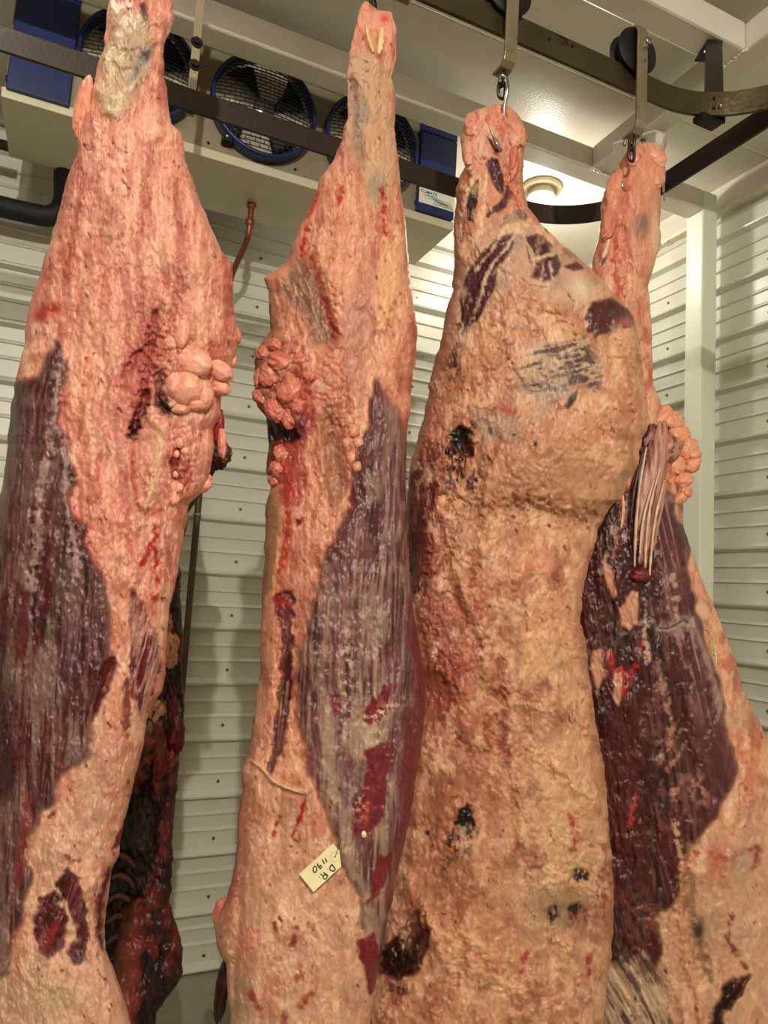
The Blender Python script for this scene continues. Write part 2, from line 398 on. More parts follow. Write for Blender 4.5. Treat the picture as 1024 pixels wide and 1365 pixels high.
class Skin:
    """surface of a carcass over its own outline: colour C, relief H (m), wetness W"""
    def __init__(s, X, Y, base):
        s.X, s.Y = X, Y; s.C = np.ones(X.shape+(3,))*lin(base); s.H = np.zeros(X.shape); s.W = np.zeros(X.shape)
    def mix(s, col, m, wet=None):
        m = np.clip(m, 0, 1); s.C = s.C*(1-m[..., None])+lin(col)*m[..., None]
        if wet is not None: s.W = s.W*(1-m)+wet*m
    def win(s, cx, cy, rx, ry, a=0, p=1.):
        x, y = rot(s.X-cx, s.Y-cy, a); return np.exp(-((x/rx)**2+(y/ry)**2)**p)
    def bump(s, cx, cy, rx, ry, h, a=0, p=1.):
        s.H += h*s.win(cx, cy, rx, ry, a, p)
    def dome(s, cx, cy, rx, ry, h, a=0):
        x, y = rot(s.X-cx, s.Y-cy, a); s.H += h*np.sqrt(np.clip(1-(x/rx)**2-(y/ry)**2, 0, 1))
    def poly(s, pts, soft=3, rag=5, rs=14, seed=0, sx=1., sy=1.):
        P = np.array(pts, float); m = np.zeros(s.X.shape)
        bb = (s.X > P[:, 0].min()-30) & (s.X < P[:, 0].max()+30) & (s.Y > P[:, 1].min()-30) & (s.Y < P[:, 1].max()+30)
        x = s.X[bb]; y = s.Y[bb]
        if x.size == 0: return m
        d = sdist(x, y, pts)+rag*fbm(x/rs*sx, y/rs*sy, seed, 4)
        m[bb] = 1-sstep(-soft, soft, d); return m
    def stroke(s, pts, w, rag=1.5, seed=0):
        P = np.array(pts, float); m = np.zeros(s.X.shape)
        bb = (s.X > P[:, 0].min()-25-w) & (s.X < P[:, 0].max()+25+w) & (s.Y > P[:, 1].min()-25-w) & (s.Y < P[:, 1].max()+25+w)
        x = s.X[bb]; y = s.Y[bb]
        if x.size == 0: return m
        d = np.maximum(pdist(x, y, pts)+rag*fbm(x/6, y/6, seed, 3)*2, 0)
        m[bb] = np.exp(-(d/w)**2); return m
    def fat(s, c2, c3, c4, seed=0, peb=.0022, cell=9, sx=1., sy=.75, streak=1.):
        X, Y = s.X, s.Y
        n = fbm(X/90, Y/140, seed, 5); s.mix(c2, sstep(-.15, .35, n)*.8)
        n = fbm(X/38*sx, Y/60*sy, seed+1, 5, .6); s.mix(c3, sstep(.02, .34, n)*.75)
        n = fbm(X/22, Y/34, seed+2, 5, .6); s.mix(c4, sstep(.10, .42, n)*.7)
        wa, wb = fbm(X/24, Y/30, seed+11, 3), fbm(X/24, Y/30, seed+12, 3)
        r1 = ridged(X/15+1.3*wa, Y/34+1.3*wb, seed+4, 4); r2 = ridged(X/12+1.3*wb, Y/26+1.3*wa, seed+7, 4)
        s.mix(np.array(c4)*np.array([.98, .82, .82]), sstep(.80, .95, r1)*.50); s.mix((240, 204, 172), sstep(.80, .95, r2)*.42)
        s.H += .0032*(r2-.6)-.0024*sstep(.78, .95, r1)
        F1, F2, I = worley(X/cell+fbm(X/14, Y/14, seed+3)*.8, Y/cell*sy+fbm(X/14, Y/14, seed+4)*.8, seed)
        k = sstep(-.1, .3, fbm(X/55, Y/55, seed+6, 3)); s.peb = (1-np.clip(F1*1.15, 0, 1)**2)
        s.H += 1.4*peb*s.peb*k+.0085*fbm(X/26, Y/44, seed+7, 5, .55)+.0018*fbm(X/6, Y/10, seed+8, 4)
        wx = X+7*fbm(X/40, Y/60, seed+5, 3)
        st = fbm(wx/6, Y/55, seed+9, 4, .6); s.mix(c3, sstep(.05, .38, st)*.55*streak); s.mix(c4, sstep(.10, .45, -st)*.4*streak); s.H += .0011*streak*st
        bl = fbm(wx/20, Y/60, seed+10, 5, .6); s.mix(np.array(c4)*.9, sstep(.14, .5, bl)*.6)
        s.mix(c4, (1-sstep(0, .10, F2-F1))*.30*k)
        s.C *= (1+.20*fbm(X/3.2, Y/4.5, seed+2, 3))[..., None]
    def mottle(s, seed, k=1.):
        X, Y = s.X, s.Y
        s.mix((190, 104, 84), sstep(.10, .45, fbm(X/30, Y/50, seed, 5, .6))*.55*k); s.mix((230, 190, 158), sstep(.10, .45, fbm(X/18, Y/34, seed+3, 5, .6))*.5*k)
        s.mix((176, 140, 112), sstep(.16, .5, fbm(X/40, Y/60, seed+5, 5, .6))*.5*k); s.H += .0035*fbm(X/14, Y/22, seed+6, 4)
    def veins(s, seed, scale=34, th=.93, col=(150, 40, 36), amt=.6, where=1., ysc=.45):
        X, Y = s.X, s.Y
        w = ridged(X/scale+.5*fbm(X/20, Y/20, seed+3), Y/scale*ysc+.5*fbm(X/18, Y/18, seed+5), seed, 3)
        g = sstep(.05, .35, fbm(X/60, Y/80, seed+8, 3))
        m = sstep(th, th+.035, w)*g*amt*where; s.mix(col, m, .7); s.H -= .0012*m
    def specks(s, seed, cell=22, prob=.3, r=.10, col=(120, 24, 28), where=1., ysc=.55):
        X, Y = s.X, s.Y
        wx = fbm(X/9, Y/9, seed+2)*.35; F1, F2, I = worley(X/cell+wx, Y/cell*ysc+wx*.6, seed)
        m = (I < prob)*(1-sstep(r*.5, r*1.3, F1))*where; s.mix(col, m*.9, .7)
    def lean(s, m, a=0, dark=(70, 22, 30), mid=(120, 40, 46), mem=(176, 140, 134), amt=.5, seed=0, fine=3.0, long=60, rel=.0014, purple=(98, 62, 72)):
        X, Y = s.X, s.Y; x, y = rot(X, Y, a)
        x = x+6*fbm(X/80, Y/120, seed+9, 3)
        n = fbm(x/18, y/90, seed, 4); s.mix(mid, m, .9); s.mix(dark, m*sstep(-.05, .4, n), .9)
        s.mix(purple, m*.7*sstep(.0, .4, fbm(x/30, y/110, seed+2, 4)))
        st = ridged(x/fine/1.6, y/long/.7, seed+3, 4); big = fbm(x/26, y/70, seed+5, 4)
        k = sstep(.62-.28*amt, .92-.2*amt, st+.32*big); s.mix(mem, m*k*min(1, amt*1.5), .35)
        g = fbm(x/fine*1.2, y/long/.6, seed+7, 4); s.C *= (1+m*.55*g)[..., None]*(1-.10*m)[..., None]
        s.H += m*rel*(fbm(x/6, y/60, seed+4, 3)+.5*k)

def grade(C):
    C = np.clip(C, 0, 1); lum = (C@np.array([.3, .6, .1]))[..., None]; return (C*.96+lum*.04)*1.22*np.clip(lum, .01, 1)**.22
SURF = {}
def interp(tbl, y):
    t = np.array(tbl, float); return np.interp(y, t[:, 0], t[:, 1])
def grid_mesh(name, V, nr, nc, closed_u, C, W):
    idx = np.arange(nr*nc).reshape(nr, nc)
    if closed_u: j = np.arange(nc); jn = (j+1) % nc
    else: j = np.arange(nc-1); jn = j+1
    a = idx[:-1][:, j]; b = idx[:-1][:, jn]; c = idx[1:][:, jn]; d = idx[1:][:, j]
    q = np.stack([a, b, c, d], -1).reshape(-1, 4)
    # caps
    nv = len(V); V = np.vstack([V, V[idx[0]].mean(0), V[idx[-1]].mean(0)])
    C = np.vstack([C, C[idx[0]].mean(0), C[idx[-1]].mean(0)]); W = np.append(W, [.5, .5])
    t1 = np.stack([idx[0][jn], idx[0][j], np.full(len(j), nv)], -1); t2 = np.stack([idx[-1][j], idx[-1][jn], np.full(len(j), nv+1)], -1)
    tri = np.vstack([t1, t2])
    loops = np.concatenate([q.ravel(), tri.ravel()]).astype(np.int32)
    starts = np.concatenate([np.arange(len(q))*4, len(q)*4+np.arange(len(tri))*3]).astype(np.int32)
    me = bpy.data.meshes.new(name); me.vertices.add(len(V)); me.vertices.foreach_set('co', V.astype(np.float32).ravel())
    me.loops.add(len(loops)); me.loops.foreach_set('vertex_index', loops)
    me.polygons.add(len(starts)); me.polygons.foreach_set('loop_start', starts)
    me.polygons.foreach_set('use_smooth', np.ones(len(starts), bool))
    me.update(calc_edges=True)
    ca = me.color_attributes.new('Col', 'FLOAT_COLOR', 'POINT')
    ca.data.foreach_set('color', np.hstack([np.clip(C, 0, 1), np.ones((len(C), 1))]).astype(np.float32).ravel())
    wa = me.attributes.new('wet', 'FLOAT', 'POINT'); wa.data.foreach_set('value', np.clip(W, 0, 1).astype(np.float32))
    return me
def carcass(name, key, D, L, R, skin, kf=.30, kb=.42, n=220, step=1.6, tmax=.11, bmax=.16, jag=2.2, parent=None, pw=2.3, seed=0, ylow=1390):
    y0 = max(L[0][0], R[0][0]); y1 = min(L[-1][0], R[-1][0])
    ys = np.concatenate([np.arange(y0, min(ylow, y1), step), np.arange(min(ylow, y1), y1+.01, 5.)]); nr = len(ys)
    l = interp(L, ys)+jag*fbm(ys/17., ys*0+seed, seed, 4); r = interp(R, ys)+jag*fbm(ys/15., ys*0+seed+7.3, seed+1, 4)
    s = np.linspace(0, 1, n); t = .55*(.5-.5*np.cos(math.pi*s))+.45*s
    X = l[:, None]+(r-l)[:, None]*t[None]; Y = np.repeat(ys[:, None], n, 1)
    sk = skin(X, Y); sk.C = grade(sk.C)
    wd = (r-l)/F*D; ws = np.convolve(np.pad(wd, 20, mode='edge'), np.ones(41)/41, 'valid')
    Tf = np.minimum(kf*ws, tmax); Tb = np.minimum(kb*ws, bmax)
    endf = np.sqrt(np.clip((y1-ys)/120., 0, 1))*np.sqrt(np.clip((ys-y0+2)/14., 0, 1)); Tf = Tf*endf; Tb = Tb*endf
    prof = np.clip(1-np.abs(2*t-1)**pw, 0, 1)**.5
    ew = sstep(0, .05, t)*sstep(0, .05, 1-t)
    dep = Tf[:, None]*prof[None]+sk.H*ew[None]
    Pf = onD(X, Y, D-dep)
    m = max(12, n//5); sb = np.linspace(1, 0, m+2)[1:-1]; tb = .5-.5*np.cos(math.pi*sb); pb = np.clip(1-np.abs(2*tb-1)**2, 0, 1)**.5
    Xb = l[:, None]+(r-l)[:, None]*tb[None]; Yb = np.repeat(ys[:, None], m, 1)
    Pb = onD(Xb, Yb, D+Tb[:, None]*pb[None]+.006*fbm(Xb/20, Yb/30, seed+4, 4)*pb[None])
    V = np.concatenate([Pf, Pb], 1).reshape(-1, 3); nc = n+m
    e = tb[None, :, None]; Cb = sk.C[:, :1]*(1-e)+sk.C[:, -1:]*e; Cb = Cb*np.clip(1+.25*fbm(Xb/25, Yb/30, seed+5, 4), .5, 1.4)[..., None]
    C = np.concatenate([sk.C, Cb], 1).reshape(-1, 3); W = np.concatenate([sk.W, np.repeat(sk.W.mean(1, keepdims=True), m, 1)], 1).ravel()
    me = grid_mesh(name, V, nr, nc, True, C, W)
    o = link(name, me, M_MEAT, parent)
    if key:
        def surf(px, py):
            i = int(np.clip(np.searchsorted(ys, py), 0, nr-1)); tt = np.clip((px-l[i])/(r[i]-l[i]+1e-9), 0, 1); return D-float(np.interp(tt, t, dep[i]))
        SURF[key] = surf
    return o

def lobe(name, key, px, py, rx, ry, h, parent, col, col2, ang=0, seed=0, sink=.35, lab=None, pebble=.10, n=40, blood=.3, D=None, amp=.22):
    """a rounded lobe of fat or meat sitting in the surface of carcass key"""
    D = SURF[key](px, py) if D is None else D
    th = np.linspace(0.02, math.pi-.02, n); ph = np.linspace(0, 2*math.pi, int(n*1.5), endpoint=False); TH, PH = np.meshgrid(th, ph, indexing='ij')
    a = np.sin(TH)*np.cos(PH); b = np.cos(TH); c = np.sin(TH)*np.sin(PH)
    u = a*3+seed*3.1+c*1.5; v = b*3+seed*1.7+c*1.1
    rr = 1+amp*fbm(u*.6, v*.6, seed, 4)+pebble*(1-worley(u*1.1, v*1.1, seed)[0])
    x, y = a*rx*rr, b*ry*rr; ca, sa = math.cos(math.radians(ang)), math.sin(math.radians(ang))
    X = px+x*ca-y*sa; Y = py+x*sa+y*ca
    V = onD(X.ravel(), Y.ravel(), (D+h*sink+h*c*rr).ravel())
    m = sstep(.0, .3, fbm(u*1.3, v*1.3, seed+2, 4))[..., None]*.7
    C = lin(col)*(1-m)+lin(col2)*m
    k = sstep(.80, .92, ridged(u*.8, v*.8, seed+4, 3))[..., None]*blood; C = grade(C*(1-k)+lin((150, 44, 38))*k)
    me = grid_mesh(name, V, len(th), len(ph), True, C.reshape(-1, 3), np.full(C[..., 0].size, .5))
    o = link(name, me, M_MEAT, parent)
    if lab: o['label'] = lab
    return o
def strand(name, key, pts, r, parent, col, lab=None, lift=.3, flat=1., D=None, seed=0):
    P = []
    pp = smooth_path([(a, b, 0) for a, b in pts], 8)
    for q in pp:
        d = (SURF[key](q.x, q.y) if D is None else D)-lift*r; P.append(Vector(onD(q.x, q.y, d)))
    n = len(P); bm = bmesh.new()
    rr = [r*(.35+.65*math.sin(math.pi*min(1, max(.0, (i+.6)/(n+.2))))**.5)*(1+.15*math.sin(i*1.7+seed)) for i in range(n)]
    tube(bm, P, rr, 12, flat=flat); bmesh.ops.recalc_face_normals(bm, faces=bm.faces)
    me = bpy.data.meshes.new(name); bm.to_mesh(me); bm.free()
    for p in me.polygons: p.use_smooth = True
    k = len(me.vertices); c = np.tile(lin(col), (k, 1)); co = np.zeros(k*3); me.vertices.foreach_get('co', co); co = co.reshape(-1, 3)
    c = c*np.clip(1+.35*fbm(co[:, 0]*60+seed, co[:, 2]*40, seed, 4), .4, 1.5)[:, None]
    a = me.color_attributes.new('Col', 'FLOAT_COLOR', 'POINT'); a.data.foreach_set('color', np.hstack([np.clip(c, 0, 1), np.ones((k, 1))]).astype(np.float32).ravel())
    wa = me.attributes.new('wet', 'FLOAT', 'POINT'); wa.data.foreach_set('value', np.full(k, .7, np.float32))
    o = link(name, me, M_MEAT, parent)
    if lab: o['label'] = lab
    return o

# ------------------------------------------------------------------ the four sides of beef in front, and one behind
# ---- 1: left side, seen from the inside
def skin1(X, Y):
    s = Skin(X, Y, (222, 148, 124))
    s.fat((208, 128, 108), (230, 172, 146), (190, 88, 76), 1, .0015, 9)
    low = sstep(620, 1200, Y); s.mix((206, 164, 134), low*.6); s.mottle(4, .35+.65*low)
    # hock: grey tendon
    m = s.poly([(150, 8), (196, 20), (205, 60), (196, 100), (176, 135), (158, 158), (138, 150), (130, 120), (134, 90), (142, 60)], 8, 8, 25, 2)
    s.mix((190, 160, 128), m*.9); s.mix((205, 178, 140), m*sstep(0, .3, fbm(X/16, Y/26, 3))); s.H += .010*m
    for p in ([(150, 60), (170, 68), (190, 60), (205, 52)], [(145, 75), (160, 92), (185, 90)], [(170, 68), (178, 85), (190, 110)]): s.mix((140, 96, 70), s.stroke(p, 2.)*.8)
    m = s.win(194, 74, 9, 11, 20); s.mix((96, 94, 104), m); s.mix((120, 116, 120), s.win(182, 96, 6, 20, 20)*.8); s.H += .004*s.win(192, 66, 8, 6)
    s.mix((90, 66, 60), s.stroke([(190, 8), (194, 26)], 4)); s.H -= .004*s.stroke([(190, 8), (194, 26)], 4)
    # long groin folds
    for pts, w, h in (([(178, 150), (170, 230), (150, 330), (146, 420), (150, 540), (172, 640), (186, 700)], 8, .004), ([(205, 190), (192, 260), (182, 330), (190, 420), (200, 470)], 5, -.004),
                      ([(140, 200), (130, 300), (120, 400), (108, 470), (112, 560), (130, 660)], 7, .004), ([(104, 200), (92, 300), (72, 380), (58, 440)], 5, .004),
                      ([(110, 230), (98, 310), (84, 380)], 4, -.003), ([(236, 240), (240, 320), (232, 400), (224, 470)], 5, -.004)):
        m = s.stroke(pts, w, 3); s.H += h*m
        if h < 0: s.mix((176, 86, 74), m*.6)
    s.bump(160, 270, 34, 90, .014, 8); s.bump(262, 380, 46, 90, .020, -12); s.bump(230, 290, 30, 60, .006)
    # oval hollow and its smooth tendon ridge
    oval = [(178, 575), (196, 560), (216, 575), (226, 610), (222, 660), (210, 690), (196, 684), (182, 650), (175, 610)]
    m = s.poly(oval, 5, 4); s.mix((196, 128, 104), m*.7); s.H -= .008*m
    s.H += .010*s.stroke([(214, 572), (210, 610), (202, 650), (194, 672)], 8, 1); s.mix((222, 176, 140), s.stroke([(214, 572), (210, 610), (202, 650), (194, 672)], 8, 1)*.8)
    s.mix((186, 74, 62), s.stroke([(177, 600), (176, 640), (184, 672), (196, 688), (216, 680)], 2.4)*.9)
    # bloody cleft
    gr = [([(206, 420), (203, 450), (196, 490), (190, 530), (178, 570)], 6), ([(182, 470), (172, 486), (163, 500)], 5), ([(213, 500), (214, 540), (222, 550)], 7), ([(236, 640), (232, 618), (242, 600)], 5), ([(196, 520), (188, 548), (176, 580)], 5)]
    for p, w_ in gr:
        m = s.stroke(p, w_, 4, 3); s.mix((96, 20, 22), m*.95, .9); s.H -= .010*m
    s.mix((56, 12, 16), s.stroke([(214, 530), (222, 545), (232, 548)], 7, 3)); s.mix((56, 12, 16), s.stroke([(192, 500), (186, 545), (177, 575)], 4, 3)*.9)
    m = s.poly([(168, 462), (196, 455), (212, 470), (206, 520), (190, 560), (174, 560), (160, 520)], 14, 16, 12, 5); s.mix((186, 88, 78), m*.8)
    m = s.win(205, 440, 22, 60); s.mix((196, 96, 86), m*.6)
    beads = s.win(222, 452, 26, 40)+s.win(246, 610, 16, 50)+s.win(206, 470, 20, 40); F1, F2, I = worley(X/8, Y/7, 4)
    s.H += .006*np.clip(beads, 0, 1)*(1-np.clip(F1*1.3, 0, 1)**2); s.mix((150, 34, 34), np.clip(beads, 0, 1)*(1-sstep(0, .14, F2-F1))*.8, .8)
    m = s.win(240, 610, 14, 46, -6)*sstep(-.1, .25, fbm(X/10, Y/14, 5)); s.mix((176, 30, 32), m*.9, .9)
    m = s.stroke([(206, 720), (196, 740), (190, 752)], 4, 3)+s.stroke([(206, 700), (210, 780), (205, 800)], 3, 3); s.mix((186, 40, 38), m, .9)
    # muscles
    m = s.poly([(77, 458), (84, 490), (84, 560), (91, 620), (98, 670), (108, 700), (118, 735), (138, 775), (150, 830), (148, 862), (136, 905), (122, 960), (112, 1010), (82, 1050), (52, 1085), (34, 1140), (26, 1215), (12, 1290), (-40, 1310), (-40, 530), (6, 515), (28, 508), (50, 500), (64, 480)], 7, 16, 45, 6)
    top = 1-sstep(780, 930, Y)
    s.lean(m, 6, amt=.26, seed=3, dark=(70, 18, 28), mid=(104, 32, 42), purple=(98, 56, 68), mem=(160, 122, 120))
    g = m*(.3+.7*sstep(700, 900, Y))*sstep(-.12, .3, fbm(X/26, Y/130, 8, 4)+.8*(ridged(X/5, Y/140, 4)-.62)); s.mix((146, 114, 108), g*.7, .3)
    for p, w_ in (([(84, 480), (72, 560), (58, 640), (44, 760), (24, 900)], 5), ([(80, 490), (88, 640), (104, 760)], 5)): s.mix((172, 140, 136), s.stroke(p, w_, 6, 5)*.8*m)
    dk = s.poly([(20, 780), (44, 785), (40, 850), (30, 885), (16, 870)], 5, 12, 16, 4, 1, .3); s.mix((108, 24, 36), dk*.9, .9)
    s.mix((74, 20, 32), s.poly([(0, 820), (12, 900), (18, 1040), (4, 1080), (-20, 1100), (-20, 800)], 8, 16, 18, 3, 1, .3)*.85)
    s.H += .012*m-.0; s.H -= .004*s.stroke([(77, 458), (84, 560), (98, 670), (138, 775), (150, 840)], 4, 3)
    m = s.poly([(176, 790), (192, 806), (208, 850), (214, 888), (204, 905), (196, 940), (188, 956), (174, 930), (176, 880), (172, 830)], 4, 8, 12, 7)
    s.lean(m, 12, amt=.5, seed=5, dark=(116, 26, 38), mid=(150, 44, 54), mem=(206, 150, 134)); s.H -= .003*m
    m = s.poly([(138, 882), (152, 876), (155, 892), (148, 910), (134, 940), (122, 966), (128, 930)], 3, 4, 8, 2); s.mix((104, 26, 30), m, .9); s.H -= .010*m
    m = s.poly([(166, 900), (172, 905), (174, 960), (170, 985), (164, 975)], 3, 4, 8, 2); s.mix((110, 28, 32), m*.9, .9); s.H -= .007*m
    s.bump(155, 945, 14, 40, .012); s.mix((218, 140, 112), s.win(155, 950, 13, 40)*.7)
    m = s.poly([(45, 1228), (54, 1198), (72, 1188), (86, 1200), (90, 1230), (84, 1262), (66, 1280), (50, 1264)], 3, 4, 9, 4); m2 = s.poly([(74, 1178), (90, 1156), (104, 1172), (114, 1205), (117, 1250), (112, 1280), (98, 1288), (90, 1270), (104, 1240), (94, 1215), (80, 1190)], 3, 4, 9, 5)
    for q in (m, m2): s.lean(q, 20, amt=.18, seed=6, dark=(74, 14, 28), mid=(112, 22, 40)); s.H -= .006*q
    s.mix((176, 34, 50), s.win(66, 1250, 7, 24, 25)*.8*m, .95)
    for c in ((96, 1236), (98, 1252), (82, 1205)): s.mix((226, 190, 160), s.win(*c, 6, 4)*.9)
    m = s.poly([(166, 1095), (170, 1110), (160, 1128), (148, 1134), (156, 1112)], 2, 2); s.mix((150, 30, 50), m, .9)
    m = s.stroke([(146, 1158), (134, 1200), (131, 1245), (139, 1262)], 6, 2); s.mix((110, 28, 34), m, .9)
    s.mix((230, 200, 176), s.stroke([(150, 1165), (142, 1210), (140, 1262)], 2, 1)*.9)
    m = s.stroke([(86, 1140), (94, 1146), (104, 1148)], 2.5, 2)+s.stroke([(36, 1060), (34, 1120), (22, 1180)], 5, 4)+s.stroke([(66, 1088), (72, 1082)], 3, 2); s.mix((150, 44, 44), m*.9, .8)
    low = s.win(60, 1330, 60, 40); s.mix((190, 160, 126), low*.8)
    for p in ([(62, 1200), (50, 1280), (56, 1310), (92, 1320)], [(20, 1190), (30, 1300)], [(120, 1180), (128, 1280), (150, 1340)]): s.H += .005*s.stroke(p, 9, 4)
    s.specks(3, 26, .22, .075, (126, 26, 30), 1-.0*X); s.specks(8, 13, .10, .12, (150, 50, 44)); s.veins(5, 30, .90)
    s.mix((188, 60, 54), s.win(70, 412, 16, 10)+s.win(52, 422, 10, 8), .8); s.mix((186, 66, 60), s.win(62, 370, 10, 14)*.7)
    return s
L1 = [(-90, 160), (-60, 146), (0, 146), (33, 141), (60, 139), (85, 131), (110, 126), (140, 119), (165, 108), (200, 103), (240, 88), (290, 76), (340, 61), (385, 46), (405, 39), (465, 31), (512, 20), (560, 13), (630, 6), (665, 0), (720, -8), (800, -16), (1000, -22), (1365, -20), (1500, -10), (1650, 10), (1750, 40)]
R1 = [(-90, 216), (-60, 226), (0, 230), (22, 233), (45, 226), (60, 219), (100, 219), (130, 224), (165, 229), (175, 239), (190, 244), (215, 248), (245, 258), (280, 272), (310, 285), (335, 296), (340, 302), (354, 310), (396, 311), (420, 313), (446, 319), (473, 315), (512, 303), (530, 295), (556, 294), (572, 286), (596, 286), (639, 278), (659, 266), (672, 252), (695, 248), (738, 242), (775, 234), (823, 224), (904, 220), (921, 217), (935, 206), (960, 195), (994, 191), (1037, 180), (1076, 171), (1114, 161), (1140, 158), (1157, 150), (1209, 141), (1264, 140), (1290, 150), (1311, 158), (1350, 171), (1365, 175), (1450, 180), (1600, 170), (1750, 120)]
beef1 = carcass('side_of_beef', 'b1', 1.22, L1, R1, skin1, n=250, tmax=.085, bmax=.12, seed=1)
tag(beef1, 'leftmost side of beef, pink fat with a long dark red muscle down its left edge', 'meat', 'sides of beef hanging in the cold room')
K1 = ((252, 478, 34, 20, .020, 25), (290, 492, 24, 13, .020, 30), (247, 515, 24, 26, .026, 0), (268, 520, 16, 26, .026, -18), (258, 538, 20, 11, .024, 8), (292, 515, 17, 12, .02, 30), (232, 512, 13, 19, .020, 0), (240, 545, 14, 8, .018, 0), (228, 455, 13, 12, .012, 0), (243, 445, 10, 20, .012, 10))
for i, (a, b, c, d, h, g) in enumerate(K1):
    lobe('kidney_fat_lobe', 'b1', a, b, c, d, h, beef1, (226, 152, 130), (236, 176, 148), g, i, .30, blood=.35, pebble=.0, amp=.10)
for i, (a, b, c) in enumerate(((240, 590, 6), (235, 605, 5), (238, 650, 6), (232, 665, 7), (246, 600, 6), (234, 632, 5))):
    lobe('fat_bead', 'b1', a, b, c, c*1.1, .007, beef1, (232, 156, 134), (238, 184, 156), 0, i+20, .2, n=14)
lobe('meat_flap', 'b1', 110, 143, 11, 38, .012, beef1, (232, 150, 116), (214, 116, 88), 12, 31, .2, D=1.215, lab='orange-pink flap on the edge of the hock')
for i, (a, b, c, d) in enumerate(((312, 448, 9, 13), (300, 478, 16, 18), (296, 590, 6, 20), (262, 640, 20, 16))):
    lobe('fat_fold', 'b1', a, b, c, d, .014, beef1, (224, 140, 116), (232, 164, 138), 0, i+40, .25, D=1.215)
lobe('red_tissue', 'b1', 291, 568, 7, 20, .010, beef1, (168, 26, 40), (120, 18, 28), 8, 50, .2, D=1.22, lab='bright red strip on the right edge')

